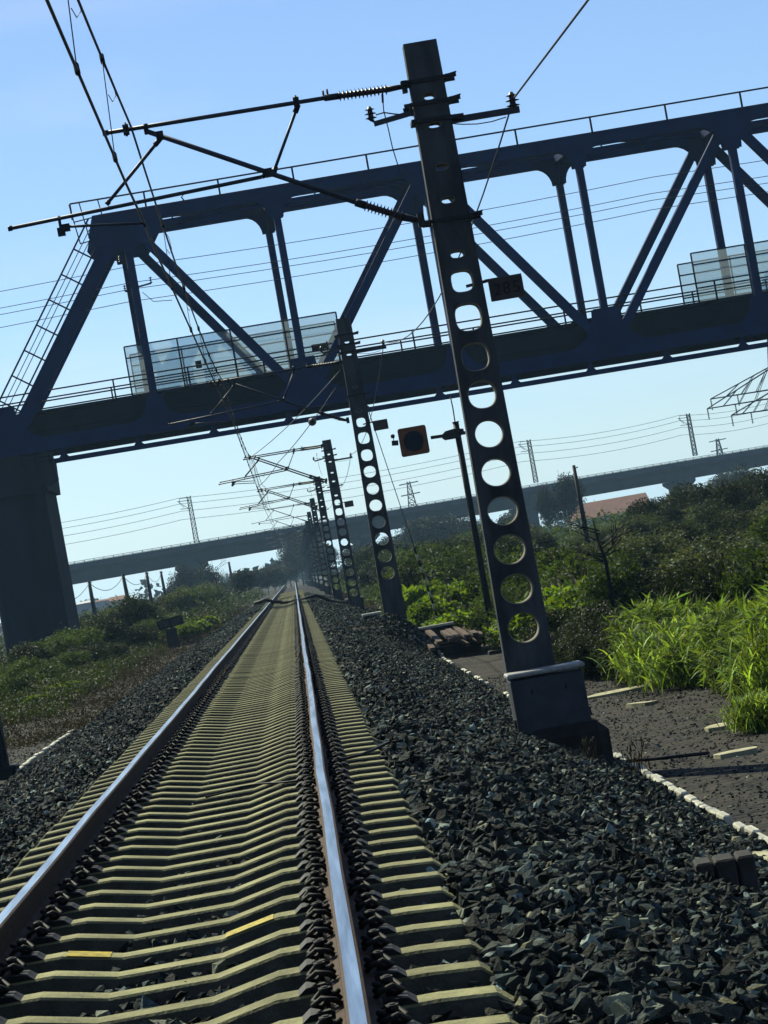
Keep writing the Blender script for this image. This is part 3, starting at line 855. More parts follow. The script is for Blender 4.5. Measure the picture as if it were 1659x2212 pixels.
mb = MB(); k1 = Ls(977, 938, -.1)
mb.prism([(k1.x-.27, k1.z-.06), (k1.x-.20, k1.z-.12), (k1.x+.15, k1.z-.12), (k1.x+.30, k1.z-.02), (k1.x+.30, k1.z+.09), (k1.x+.05, k1.z+.13), (k1.x-.18, k1.z+.10), (k1.x-.27, k1.z+.03)], (-.16, .16), DARK)
for dx in (-.15, .0, .18):
    for dz_ in (-.06, .05): mb.box((k1.x+dx, -.165, k1.z+dz_), (.09, .012, .014), TUBE)
mb.build('clamp_housing', e)
mb = MB(); mb.cbox(Ls(848, 943, -.12), (.10, .12, .10), BLACK, .02); mb.beam(Ls(846, 958, -.12), Ls(860, 957, -.12), .10, .13, BLACK); mb.tube([Ls(849, 943, -.12), Ls(851, 958, -.12)], .012, BLACK, 6); mb.build('side_lamp', e)
mb = MB(); mb.tube([Ls(983, 912), Ls(978, 880), Ls(973, 858)], .018, TUBE, 6); mb.build('aerial', e)

# ------------------------------------------------------------------ rusty scrap stack
random.seed(21)
SCR = [((905, 1372), (935, 1402), .30), ((918, 1362), (950, 1388), .22), ((952, 1362), (975, 1382), .12), ((962, 1358), (990, 1378), .10), ((980, 1357), (1012, 1376), .14),
       ((1005, 1356), (1028, 1370), .08), ((1020, 1358), (1038, 1372), .06), ((990, 1383), (1010, 1393), .05), ((1012, 1372), (1036, 1384), .05)]
LABS = ['curved rusty slab at the near left end of the scrap stack', 'long bowed rusty slab, second from left in the scrap stack', 'short rusty slab behind the two bowed ones in the scrap stack', 'rusty slab on the upper row of the scrap stack, left of its middle',
        'long rusty slab in the middle of the scrap stack', 'rusty slab at the back right of the scrap stack', 'rusty slab at the right end of the scrap stack', 'low short rusty slab under the middle of the scrap stack', 'short rusty slab under the right end of the scrap stack']
Z0 = gz(3.6, 66)
for k, ((ax, ay), (bx_, by_), bow) in enumerate(SCR):
    Ya = 79.0; Yb = 73.5
    a, b = at(ax, ay, Ya), at(bx_, by_, Yb)
    n = 8; mb = MB()
    pts = [a.lerp(b, i/n) + Vector((0, 0, bow*.5*math.sin(math.pi*(i/n)**.8)*.6)) for i in range(n+1)]
    side = (b-a).cross(Vector((0, 0, 1))).normalized()*.075
    P = []; 
    for p in pts: P += [p-side-Vector((0, 0, .05)), p+side-Vector((0, 0, .05)), p+side+Vector((0, 0, .035)), p-side+Vector((0, 0, .035))]
    Fs = [(3, 2, 1, 0), (4*n, 4*n+1, 4*n+2, 4*n+3)]
    for i in range(n):
        for q in range(4): Fs.append((4*i+q, 4*i+(q+1) % 4, 4*i+4+(q+1) % 4, 4*i+4+q))
    c0 = sum((Vector(p) for p in P), Vector())/len(P)
    mb.add([p-c0 for p in P], Fs, RUST)
    tag(mb.build('rusty_slab', None, c0), LABS[k], 'scrap', 'rusty scrap stack')
p0, p1 = at(912, 1392, 76), at(1030, 1386, 76)
zb = gz(4, 76)
for dy, lab in ((-.9, 'front dark timber carrying the rusty scrap stack'), (.9, 'back dark timber carrying the rusty scrap stack')):
    hh = max(.12, p0.z-zb-.08)
    tag(MB().cbox((0, 0, 0), (p1.x-p0.x, .22, hh), BLACK, .02).build('scrap_bearer', None, ((p0.x+p1.x)/2, 76+dy*1.6, zb+hh/2-.03)), lab, 'timber', 'rusty scrap stack')

for px, py, Y, w, d, lab in ((803, 1326, 88, .62, .55, 'pale lidded cable pit beside the second mast'), (765, 1292, 128, .85, .5, 'pale capped footing around the third mast'), (935, 1353, 78, 1.2, .25, 'pale plank lying behind the rusty scrap stack')):
    p = at(px, py, Y); mb = MB(); mb.cbox((0, 0, 0), (w, d, .07), WHITE, .01); mb.cbox((0, 0, -.54), (w*.92, d*.9, 1.0), BLACK, .01)
    tag(mb.build('cable_pit' if Y != 78 else 'plank', None, p), lab, 'cable pit' if Y != 78 else 'plank')

# black hose across the track
pts = [(548, 1305), (575, 1296), (590, 1300), (604, 1300), (612, 1303), (628, 1301), (641, 1296), (652, 1297), (666, 1291), (682, 1286), (697, 1290), (715, 1300), (735, 1304), (752, 1302), (762, 1309)]
P = [at(x, y, 152) for x, y in pts]
for p in P: p.z = max(p.z, gz(p.x, p.y)+.10)
tag(MB().tube(P, .10, BLACK, 8).build('hose'), 'thick black hose humped across the distant track', 'hose')
# thin dark cable lying over sleepers
P = [at(x, y, Yg(x, y, 1.46)) for x, y in ((445, 1722), (480, 1713), (520, 1700), (560, 1693), (610, 1690), (655, 1686))]
tag(MB().tube(P, .008, BLACK, 6).build('cable'), 'thin dark cable lying across the sleepers between the rails', 'cable')
P = [at(x, y, Yg(x, y, 1.42)) for x, y in ((742, 1640), (775, 1632), (810, 1618), (840, 1603), (870, 1600))]
tag(MB().tube(P, .012, BLACK, 6).build('cable'), 'thin dark cable running off the sleeper ends to the right', 'cable')

# ------------------------------------------------------------------ left side: dark post, tilted sign
e = empty('dark_post', (-5.36, 46, gz(-5.36, 46))); tag(e, 'dark post at the left edge beside the ballast', 'post')
mb = MB(); mb.prism([(-.17, -.3), (.20, -.3), (.13, 4.6), (-.12, 4.6)], (-.14, .14), BLACK); mb.build('post_shaft', e)
MB().cbox((.02, 0, .05), (.62, .6, .3), BLACK, .03).build('post_foot', e)
SGY = 128
g = at(372, 1388, SGY); e = empty('track_sign', (g.x, SGY, g.z)); tag(e, 'small tilted two-panel board on a concrete stub among weeds', 'sign')
def Lg(px, py, dy=0): p = at(px, py, SGY); return Vector((p.x-g.x, dy, p.z-g.z))
MB().cbox((0.05, 0, .20), (.52, .4, .9), SOILC, .04).build('stub', e)
mb = MB(); mb.beam(Lg(373, 1366), Lg(371, 1352), .15, .12, DARK); mb.build('bracket', e)
a, b = Lg(341, 1352, -.1), Lg(395, 1337, -.1); d = (b-a).normalized(); nrm = Vector((-d.z, 0, d.x))
mb = MB(); mb.beam(a, b, .10, .42, BLACK, tuple(nrm)); bo = mb.build('sign_board', e)
mb = MB()
for t0_, t1_ in ((.05, .46), (.54, .95)): mb.beam(a.lerp(b, t0_)+Vector((0, -.055, 0)), a.lerp(b, t1_)+Vector((0, -.055, 0)), .015, .32, SOILC, tuple(nrm))
mb.build('sign_panel', bo)
# ------------------------------------------------------------------ truss bridge
BR_O = Vector((-13.67, 147.4, 10.0))             # under the left end node of the near truss
bx_ = Vector((8*8, -2.35*2, -.015*64)).normalized()
by_ = Vector((0, 0, 1)).cross(bx_).normalized(); bz_ = Vector((0, 0, 1))
by_ = Vector((-.085, 1, 0))
BM4 = Matrix(((bx_.x, by_.x, 0, BR_O.x), (bx_.y, by_.y, 0, BR_O.y), (bx_.z, by_.z, 1, BR_O.z), (0, 0, 0, 1)))
br = bpy.data.objects.new('truss_bridge', None); COL.objects.link(br); 
tag(br, 'dark blue steel through truss railway bridge crossing over the track', 'bridge')
PAN = 8.05; NP = 8; ZBC = .37; ZTC = 11.5; BW = 5.75
def gusset(cx, z0, up, half, y, m=STEEL):
    """flared plate with curved flanks growing from a chord at node x"""
    s = 1 if up else -1
    P = []
    for k in range(7):
        a = math.pi/2*k/6; P.append((cx-half+half*.72*math.sin(a), z0 + s*(1-math.cos(a))*half*.85))
    Q = [(2*cx-x, z) for x, z in P[::-1]]
    return P+Q
def truss(name_side, y):
    def part(nm, mb): return mb.build(nm, br)
    w = .50
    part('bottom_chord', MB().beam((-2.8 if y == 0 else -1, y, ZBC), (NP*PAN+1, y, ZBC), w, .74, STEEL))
    mb = MB().beam((PAN-1.5, y, ZTC), (NP*PAN-PAN+1.5, y, ZTC), w, .66, STEEL); part('top_chord', mb)
    for k, (i0, i1) in enumerate(((0, 1), (8, 7))):
        part('end_post', MB().beam((i0*PAN, y, ZBC), (i1*PAN, y, ZTC), w, .78, STEEL, (1, 0, 0)))
    for i0, z0, i1, z1 in ((1, 1, 2, 0), (2, 0, 3, 1), (3, 1, 4, 0), (4, 0, 5, 1), (5, 1, 6, 0), (6, 0, 7, 1)):
        part('diagonal', MB().beam((i0*PAN, y, ZTC if z0 else ZBC), (i1*PAN, y, ZTC if z1 else ZBC), .42, .46, STEEL, (1, 0, 0)))
    for i in range(1, 8):
        part('vertical', MB().beam((i*PAN, y, ZBC), (i*PAN, y, ZTC), .36, .40 if i in (1, 3, 5, 7) else .36, STEEL, (1, 0, 0)))
    for i in range(0, 9):
        half = (1.5 if i % 2 else 2.3) if 0 < i < 8 else 2.2
        P = gusset(i*PAN, ZBC+.36, True, half, y)
        part('gusset_plate', MB().prism(P, (y-.262, y-.252) if y == 0 else (y+.252, y+.262), STEEL))
        part('gusset_plate', MB().prism(P, (y+.235, y+.247) if y == 0 else (y-.247, y-.235), STEEL))
    for i in range(1, 8):
        half = 1.2 if i % 2 == 0 else 1.6
        P = gusset(i*PAN, ZTC-.32, False, half, y)
        part('gusset_plate', MB().prism(P, (y-.262, y-.252), STEEL))
        part('gusset_plate', MB().prism(P, (y+.235, y+.247), STEEL))
    # big plates at the heads of the end posts
    for i in (1, 7):
        P = [(i*PAN-1.6, ZTC+.36), (i*PAN+1.6, ZTC+.36), (i*PAN+2.1, ZTC-.35), (i*PAN+1.3, ZTC-1.5), (i*PAN-1.55, ZTC-1.5), (i*PAN-2.0, ZTC-.75)]
        part('gusset_plate', MB().prism(P, (y-.276, y-.266), STEEL))
truss('near', 0); truss('far', BW)
for i in range(1, 8):                              # top laterals, struts, sway frames
    mb = MB(); mb.beam((i*PAN, .25, ZTC-.02), (i*PAN, BW-.25, ZTC-.02), .30, .40, STEEL)
    mb.build('top_strut', br)
    if i < 7:
        MB().beam((i*PAN, .3, ZTC+.04), ((i+1)*PAN, BW-.3, ZTC+.04), .34, .20, STEEL).build('top_lateral', br)
        MB().beam((i*PAN, BW-.3, ZTC-.20), ((i+1)*PAN, .3, ZTC-.20), .34, .20, STEEL).build('top_lateral', br)
    for y0_, y1_ in ((.25, 1.3), (BW-.25, BW-1.3)):
        MB().beam((i*PAN+.02, y0_, ZTC-1.35), (i*PAN+.02, y1_, ZTC-.22), .16, .18, STEEL).build('sway_knee', br)
for i0, i1 in ((0, 1), (8, 7)):                    # portal bracing between the end posts
    p0, p1 = Vector((i0*PAN, 0, ZBC)), Vector((i1*PAN, 0, ZTC))
    for t in (.72, .86):
        a = p0.lerp(p1, t); MB().beam(a+Vector((0, .25, 0)), a+Vector((0, BW-.25, 0)), .25, .5, STEEL).build('portal_strut', br)
    a, b = p0.lerp(p1, .72), p0.lerp(p1, .86)
    MB().beam(a+Vector((0, .3, 0)), b+Vector((0, BW-.3, 0)), .2, .3, STEEL).build('portal_brace', br)
    MB().beam(b+Vector((0, .3, 0)), a+Vector((0, BW-.3, 0)), .2, .3, STEEL).build('portal_brace', br)
# floor: stringers, ballast trough, cross beams, walkway slabs
mb = MB(); mb.box((NP*PAN/2-1.5, BW/2, 1.55), (NP*PAN+9, 4.7, .9), STEELD); mb.build('deck_trough', br)
mb = MB()
for y in (.85, BW/2-.75, BW/2+.75, BW-.85): mb.box((NP*PAN/2-1.5, y, .80), (NP*PAN+9, .35, .62), STEELD)
mb.build('stringers', br)
for i in range(0, 9): MB().box((i*PAN, BW/2, .66), (.45, BW-.54, .86), STEELD).build('floor_beam', br)
mb = MB(); mb.box((NP*PAN/2-1.5, BW/2, 2.12), (NP*PAN+9, 5.1, .16), STEELD); mb.build('walkway_slab', br)
# walkway railings and refuge screens
def railing(y, x0, x1, z0, hs, gap, name, r=.045, skip=()):
    mb = MB()
    for h in hs: mb.tube([(x0, y, z0+h), (x1, y, z0+h)], r, STEELD, 6)
    x = x0
    while x <= x1+.01:
        mb.tube([(x, y, z0), (x, y, z0+max(hs))], r*1.1, STEELD, 6); x += gap
    return mb.build(name, br)
railing(.45, -6, NP*PAN+4, 2.2, (.45, 1.0), 4.02, 'deck_railing')
railing(BW-.2, -6, NP*PAN+4, 2.2, (.45, 1.0), 4.02, 'deck_railing')
def screens(y, x0, n, pw, z0, h):
    for k in range(n):
        xa = x0+k*pw
        fr = MB()
        for za in (z0, z0+.75, z0+h-.62, z0+h): fr.tube([(xa, y, za), (xa+pw, y, za)], .042, STEELD, 6)
        fr.tube([(xa, y, z0-.1), (xa, y, z0+h)], .045, STEELD, 6)
        if k == n-1: fr.tube([(xa+pw, y, z0-.1), (xa+pw, y, z0+h)], .045, STEELD, 6)
        o = fr.build('screen_frame', br)
        MB().box((xa+pw/2, y, z0+h/2), (pw-.06, .02, h-.06), SCREEN).build('screen_panel', o)
screens(.62, 6.95, 4, 2.85, 2.2, 2.62); screens(BW+.25, 7.4, 4, 2.85, 2.2, 2.62)
screens(.62, 37.3, 4, 2.85, 2.2, 2.62); screens(BW+.25, 37.8, 4, 2.85, 2.2, 2.62)
for x, w, z in ((10.7, .32, 3.25), (17.2, .9, 3.1), (44.2, .9, 4.4)):
    MB().box((x, .48, z), (w, .06, .40), DARK).build('deck_plate', br)
# rail on top of the top chord
railing(-.1, 5.4, NP*PAN-6, ZTC+.33, (.86,), 3.97, 'top_railing', .05)
railing(BW+.1, PAN-1, NP*PAN-6, ZTC+.33, (.86,), 3.97, 'top_railing', .045)
# inspection trolley rail under the near chord
mb = MB(); mb.beam((1.6, -.1, -.60), (NP*PAN, -.1, -.60), .20, .26, STEEL)
x = 2.8
while x < NP*PAN:
    mb.prism([(x-.28, -.48), (x+.28, -.48), (x+.12, -.30), (x+.10, -.01), (x-.10, -.01), (x-.12, -.30)], (-.16, -.04), STEEL); x += 4.02
mb.build('trolley_rail', br)
# ladder on the left end post and its head platform
mb = MB()
ea, eb_ = Vector((0, -.05, ZBC)), Vector((PAN, -.05, ZTC)); dd = (eb_-ea).normalized(); off = Vector((-dd.z, 0, dd.x))
for o_, r in ((.58, .05), (1.62, .055), (1.05, .025), (1.32, .025)):
    mb.tube([ea+off*o_+dd*.2, ea+off*o_+dd*(12.4 if o_ < 1.5 else 12.9)], r, STEELD, 6)
for k in range(9): p = ea+dd*(.6+1.5*k); mb.tube([p+off*.40, p+off*1.62], .048, STEELD, 6)
mb.build('inspection_ladder', br)
mb = MB()
for x in (5.35, 5.9, 6.9): mb.tube([(x, -.1, ZTC+1.15), (x+.25, -.1, ZTC-1.0)], .035, STEELD, 6)
mb.tube([(5.6, -.1, ZTC-.98), (7.2, -.1, ZTC-.80)], .035, STEELD, 6); mb.tube([(5.45, -.1, ZTC+.2), (7.2, -.1, ZTC+.35)], .035, STEELD, 6)
mb.build('head_platform', br)
# shoes under the end node
MB().box((.1, 0, -.13), (1.2, .7, .26), DARK).build('bearing', br); MB().box((.1, BW, -.13), (1.2, .7, .26), DARK).build('bearing', br)

settle(br, BM4)
# pier under the left end
PX0, PX1 = -633.6, -495.0
pier = empty('bridge_pier', (0, 0, 0)); tag(pier, 'massive dark concrete pier with stepped cap under the left end of the truss bridge', 'pier')
k = 147.4/FPX; x0, x1 = PX0*k, PX1*k
xc_ = (x0+x1)/2; hwx = (x1-x0)/2
def cap_outline(hx, hy, r):
    P = []
    for cx, cy, a0 in ((hx-r, hy-r, 0), (-hx+r, hy-r, 90), (-hx+r, -hy+r, 180), (hx-r, -hy+r, 270)):
        for q in range(5): a = math.radians(a0+90*q/4); P.append((cx+r*math.cos(a), cy+r*math.sin(a)))
    return P
yc_ = 147.4 + BW/2
mb = MB(); A_ = cap_outline(hwx, 4.0, .5); B_ = cap_outline(hwx+.06, 4.2, .5); n = len(A_)
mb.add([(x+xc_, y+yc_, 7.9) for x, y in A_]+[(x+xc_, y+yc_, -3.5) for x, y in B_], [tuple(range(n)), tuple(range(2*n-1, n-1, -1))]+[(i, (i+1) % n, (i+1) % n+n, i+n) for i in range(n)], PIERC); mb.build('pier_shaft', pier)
mb = MB(); A_ = cap_outline(hwx+.22, 4.5, .3); B_ = cap_outline(hwx+.16, 4.3, .3)
mb.add([(x+xc_+.05, y+yc_, 9.74) for x, y in A_]+[(x+xc_+.05, y+yc_, 7.86) for x, y in B_], [tuple(range(n)), tuple(range(2*n-1, n-1, -1))]+[(i, (i+1) % n, (i+1) % n+n, i+n) for i in range(n)], PIERC); mb.build('pier_cap', pier)
# side brackets / inspection basket on the cap
mb = MB()
mb.prism([(x1-.1, 9.2), (x1+.35, 9.9), (x1+.75, 9.85), (x1+.85, 8.35), (x1+.35, 8.05), (x1-.1, 8.4)], (yc_-4.45, yc_-3.6), PIERC); mb.build('cap_bracket', pier)
mb = MB()
for z in (9.35, 9.6, 9.85): mb.tube([(x1-.9, yc_-4.6, z+.05), (x1+1.0, yc_-4.6, z)], .03, STEELD, 6)
for x in (x1-.8, x1-.1, x1+.6): mb.tube([(x, yc_-4.6, 9.2), (x, yc_-4.6, 9.95)], .03, STEELD, 6)
mb.build('cap_railing', pier)

# overhead wires of the bridge line and its mast
def bpt(x, y, z): return BM4 @ Vector((x, y, z))
WZ = []
for k, (pl, pr) in enumerate((((0, 623), (1659, 340)), ((0, 659), (1659, 375)), ((0, 673), (1659, 390)), ((0, 701), (1659, 409)))):
    a, b = at(*pl, 151.5), at(*pr, 149.0); d = b-a
    a2_, b2_ = a-d*.6, b+d*.8
    pts = []
    for s0, s1 in ((a2_, a+d*.17), (a+d*.17, a+d*.85), (a+d*.85, b2_)): pts += sag(s0, s1, .25, 8)
    lab = ['topmost of the four thin wires above the truss bridge deck', 'second highest of the four thin wires above the truss bridge deck', 'third highest of the four thin wires above the truss bridge deck', 'lowest of the four thin wires above the truss bridge deck'][k]
    tag(MB().tube(pts, .019, WIRE, 5).build('overhead_wire'), lab, 'overhead wire', 'wires of the bridge line')
def bracket_mast(px, ybot, ytop, Y, label):
    a, b = at(px[0], ytop, Y), at(px[1], ybot, Y); x = (a.x+b.x)/2
    e = empty('bridge_mast', (x, Y, b.z)); H = a.z-b.z; tag(e, label, 'catenary mast')
    MB().beam((0, 0, 0), (0, 0, H), .28, .28, STEELD).build('mast_post', e)
    mb = MB()
    for z, l in ((H-.5, -.5), (H-1.9, .95), (H-2.1, -.5)): mb.beam((0, -.1, z), (l, -.1, z+.1), .07, .09, DARK); mb.ribbed((l, -.1, z+.08), (l, -.1, z+.45), .03, .10, 3, INSU)
    mb.tube([(.4, -.1, H-2.2), (.9, -.1, H-2.8), (1.9, -.1, H-2.9)], .02, WIRE, 5)
    for z in (H-.9, H-3.4, H-4.1): mb.box((0, 0, z), (.42, .40, .14), DARK)
    mb.build('bracket_set', e)
bracket_mast((277, 330), 850, 548, 150.5, 'dark bracket mast on the bridge deck behind the first hanger')

# ------------------------------------------------------------------ far concrete viaduct
VA, VB = at(120, 1222, 585), at(1659, 963, 655)
vd = Vector((VB.x-VA.x, VB.y-VA.y, 0)); vl = vd.length; vd.normalize()
via = bpy.data.objects.new('concrete_viaduct', None); COL.objects.link(via)
slope = (VB.z-VA.z)/vl
VM4 = Matrix(((vd.x, -vd.y, 0, VA.x), (vd.y, vd.x, 0, VA.y), (slope, 0, 1, VA.z), (0, 0, 0, 1)))
tag(via, 'long grey concrete girder viaduct crossing behind the truss bridge', 'viaduct')
SP = 41.5
E0_ = at(430, 1240, 600); sx0 = (E0_.x-VA.x)*vd.x + (E0_.y-VA.y)*vd.y
x = sx0 - 9*SP
while x < vl+9*SP:
    TH = 4.45
    mb = MB(); mb.prism([(0.0, -1.2), (12.2, -1.2), (12.2, -1.55), (9.2, -2.0), (8.4, -TH), (3.8, -TH), (3.0, -2.0), (0.0, -1.55)], (x+.05, x+SP-.05), CONC2, axis='x'); mb.build('girder', via)
    MB().box((x+SP/2, .2, -.72), (SP-.06, .34, .94), CONC2).build('parapet', via)
    MB().box((x+SP/2, 12.0, -.72), (SP-.06, .34, .94), CONC2).build('parapet', via)
    mb = MB(); A_ = cap_outline(1.75, 3.0, .8); n = len(A_)
    mb.add([(px_+x, y+6.1, -TH-1.6) for px_, y in A_]+[(px_+x, y+6.1, -13) for px_, y in A_], [tuple(range(n)), tuple(range(2*n-1, n-1, -1))]+[(i, (i+1) % n, (i+1) % n+n, i+n) for i in range(n)], CONC2)
    pr = mb.build('viaduct_pier', via)
    mb = MB(); A_ = cap_outline(2.7, 3.6, .5); B_ = cap_outline(1.8, 3.0, .8)
    mb.add([(px_+x, y+6.1, -TH-.02) for px_, y in A_]+[(px_+x, y+6.1, -TH-.7) for px_, y in A_]+[(px_+x, y+6.1, -TH-1.7) for px_, y in B_], [tuple(range(n)), tuple(range(3*n-1, 2*n-1, -1))]+[(i, (i+1) % n, (i+1) % n+n, i+n) for i in range(n)]+[(i+n, (i+1) % n+n, (i+1) % n+2*n, i+2*n) for i in range(n)], CONC2); mb.build('pier_head', pr)
    x += SP
mb = MB(); L0, L1 = sx0-9*SP, vl+9*SP
for h in (.12, .42): mb.tube([(L0, .2, -.25+h), (L1, .2, -.25+h)], .055, CONC2, 5)
x = L0
while x < L1: mb.box((x, .2, -.05), (.14, .10, .46), CONC2); x += 2.2
mb.build('viaduct_railing', via)
settle(via, VM4)
# lattice masts and wires on the viaduct
def lattice(e, H, w0, w1, m, n=9, t=.10):
    mb = MB(); C = []
    for k in range(n+1):
        f = k/n; w = w0+(w1-w0)*f; z = H*f
        C.append([Vector((sx*w/2, sy*w/2, z)) for sx, sy in ((-1, -1), (1, -1), (1, 1), (-1, 1))])
    for q in range(4): mb.beam(C[0][q], C[n][q], t, t, m)
    for k in range(n):
        for q in range(4):
            r = (q+1) % 4
            mb.beam(C[k][q], C[k+1][r], t*.6, t*.6, m); mb.beam(C[k][r], C[k+1][q], t*.6, t*.6, m); mb.beam(C[k][q], C[k][r], t*.6, t*.6, m)
    return mb
def vmast(pt, pb, Y, label, m=STEELD):
    a, b = at(*pt, Y), at(*pb, Y); H = a.z-b.z
    e = empty('lattice_mast', (b.x, Y, b.z)); tag(e, label, 'catenary mast', 'lattice masts on the viaduct')
    lattice(e, H, .95, .75, m, 10, .16).build('mast_frame', e)
    mb = MB()
    for z, l in ((H-.3, -2.0), (H-.9, -2.6), (H-2.6, -2.2)):
        mb.beam((0, 0, z), (l, -.2, z+.15), .13, .13, DARK)
    mb.beam((-2.4, -.2, H-.8), (-.4, -.1, H-2.6), .10, .10, DARK); mb.tube([(-2.0, -.2, H-.2), (-2.2, -.2, H-1.2), (-1.3, -.2, H-2.2)], .06, DARK, 5)
    mb.build('bracket_arm', e)
    return Vector((b.x-2.2, Y, a.z-.3))
w1 = vmast((407, 1072), (425, 1172), 596, 'lattice mast on the viaduct left of the track')
w2 = vmast((1140, 950), (1158, 1042), 636, 'lattice mast on the viaduct seen beside the near mast')
w3 = vmast((1483, 894), (1502, 984), 650, 'lattice mast on the viaduct at the right of the picture')
w0_ = w1 - (w2-w1)*.62; w4 = w3 + (w3-w2)*.7
labs = ['highest thin wire strung between the viaduct masts', 'second thin wire strung between the viaduct masts', 'third thin wire strung between the viaduct masts', 'lowest thin wire strung between the viaduct masts']
for k, dz in enumerate((.25, -1.0, -2.6, -4.4)):
    o = Vector((0, 0, dz)); pts = sag(w0_+o, w1+o, 1.0) + sag(w1+o, w2+o, 1.4)[1:] + sag(w2+o, w3+o, 1.0)[1:] + sag(w3+o, w4+o, 1.0)[1:]
    tag(MB().tube(pts, .045, WIRE, 5).build('overhead_wire'), labs[k], 'overhead wire', 'wires on the viaduct')
# small pylons far behind
def pylon(pt, pb, Y, label, arms=2):
    a, b = at(*pt, Y), at(*pb, Y); H = a.z-b.z+6
    e = empty('power_pylon', (b.x, Y, b.z-6)); tag(e, label, 'pylon')
    lattice(e, H, 3.2, .8, STEELD, 8, .22).build('tower', e)
    for k in range(arms): MB().beam((-2.8, 0, H-.6-3.2*k), (2.8, 0, H-.4-3.2*k), .3, .3, STEELD).build('cross_arm', e)
pylon((884, 1040), (890, 1086), 800, 'small distant pylon above the viaduct between second and near mast')
pylon((1548, 948), (1556, 985), 900, 'small distant pylon above the viaduct at far right')
# big transmission tower leaning in at the right edge
TY = 420
tb = at(1700, 880, TY)
e = empty('transmission_tower', (tb.x, TY, -1)); tag(e, 'lattice transmission tower reaching in at the right edge', 'pylon')
Ht = at(1690, 745, TY).z+3
lattice(e, Ht, 8.0, 1.6, STEELD, 10, .22).build('tower_body', e)
for (pl, pr, rise) in (((1535, 862), (1700, 836), 1.9), ((1528, 883), (1700, 855), 2.4), ((1580, 897), (1700, 880), 1.6)):
    a, b = at(*pl, TY), at(*pr, TY)
    A2 = Vector((a.x-tb.x, 0, a.z+1)); B2 = Vector((b.x-tb.x, 0, b.z+1)); mb = MB()
    n = 5
    for s in (-1, 1):
        top = [A2.lerp(B2, i/n)+Vector((0, s*(.2+1.0*i/n), rise*2.2*i/n)) for i in range(n+1)]; bot = [A2.lerp(B2, i/n)+Vector((0, s*(.2+1.0*i/n), 0)) for i in range(n+1)]
        mb.beam(top[0], top[n], .15, .15, STEELD); mb.beam(bot[0], bot[n], .15, .15, STEELD)
        for i in range(n): mb.beam(bot[i], top[i+1], .09, .09, STEELD)
    for q in (0, .35): p = A2.lerp(B2, q); mb.ribbed(p, p-Vector((0, 0, 1.7)), .06, .16, 7, DARK)
    mb.build('cross_arm', e)
# ------------------------------------------------------------------ vegetation
def leaf_arrays(C, size, rng, up=.5, aspect=.5, tv=.35, clump=None, droop=0.0):
    n = len(C)
    nrm = rng.normal(size=(n, 3)); nrm[:, 2] = np.abs(nrm[:, 2]) + up; nrm /= np.linalg.norm(nrm, axis=1)[:, None]
    a = rng.normal(size=(n, 3)); a -= nrm*(a*nrm).sum(1)[:, None]; a /= np.linalg.norm(a, axis=1)[:, None]
    if droop: a[:, 2] -= droop; a /= np.linalg.norm(a, axis=1)[:, None]
    b = np.cross(nrm, a)
    s = size[:, None]
    v = np.stack([C, C + a*s*.45 + b*s*aspect*.5 + nrm*s*.10, C + a*s, C + a*s*.45 - b*s*aspect*.5 + nrm*s*.10], 1)
    f = np.arange(n*4).reshape(n, 4)
    g = rng.uniform(1-tv, 1+tv, n) if clump is None else clump*rng.uniform(1-tv*.6, 1+tv*.6, n)
    h = rng.normal(0, .10, n)
    t = np.stack([g*(1+h), g, g*(1-h)], 1)
    return v.reshape(-1, 3), f, np.clip(np.repeat(t, 4, axis=0), .05, 3)

def bush_mesh(name, seed, n, r, leaf, m, blobs=14, up=.5, aspect=.5, fill=.35, bottom=.0):
    """foliage of a bush: r=(rx,ry,rz) half sizes, base at z=0"""
    rng = np.random.default_rng(seed)
    bc = rng.normal(size=(blobs, 3)); bc /= np.linalg.norm(bc, axis=1)[:, None]
    bc *= rng.uniform(.25, .72, blobs)[:, None]
    br_ = rng.uniform(.26, .46, blobs)
    k = rng.integers(0, blobs, n)
    d = rng.normal(size=(n, 3)); d /= np.linalg.norm(d, axis=1)[:, None]
    rad = rng.uniform(fill, 1.0, n)**.5
    P = bc[k] + d*(br_[k]*rad)[:, None]
    P += rng.normal(0, .03, (n, 3))
    stray = rng.random(n) < .05
    P[stray] *= rng.uniform(1.0, 1.25, stray.sum())[:, None]
    P = P*np.array(r) + np.array([0, 0, r[2]*(1-bottom)])
    P[:, 2] = np.maximum(P[:, 2], .02)
    cl = rng.uniform(.6, 1.35, blobs)[k]
    V_, F_, T = leaf_arrays(P, rng.uniform(.6, 1.3, n)*leaf, rng, up, aspect, .35, cl)
    return np_mesh(name, V_, F_, m, T)

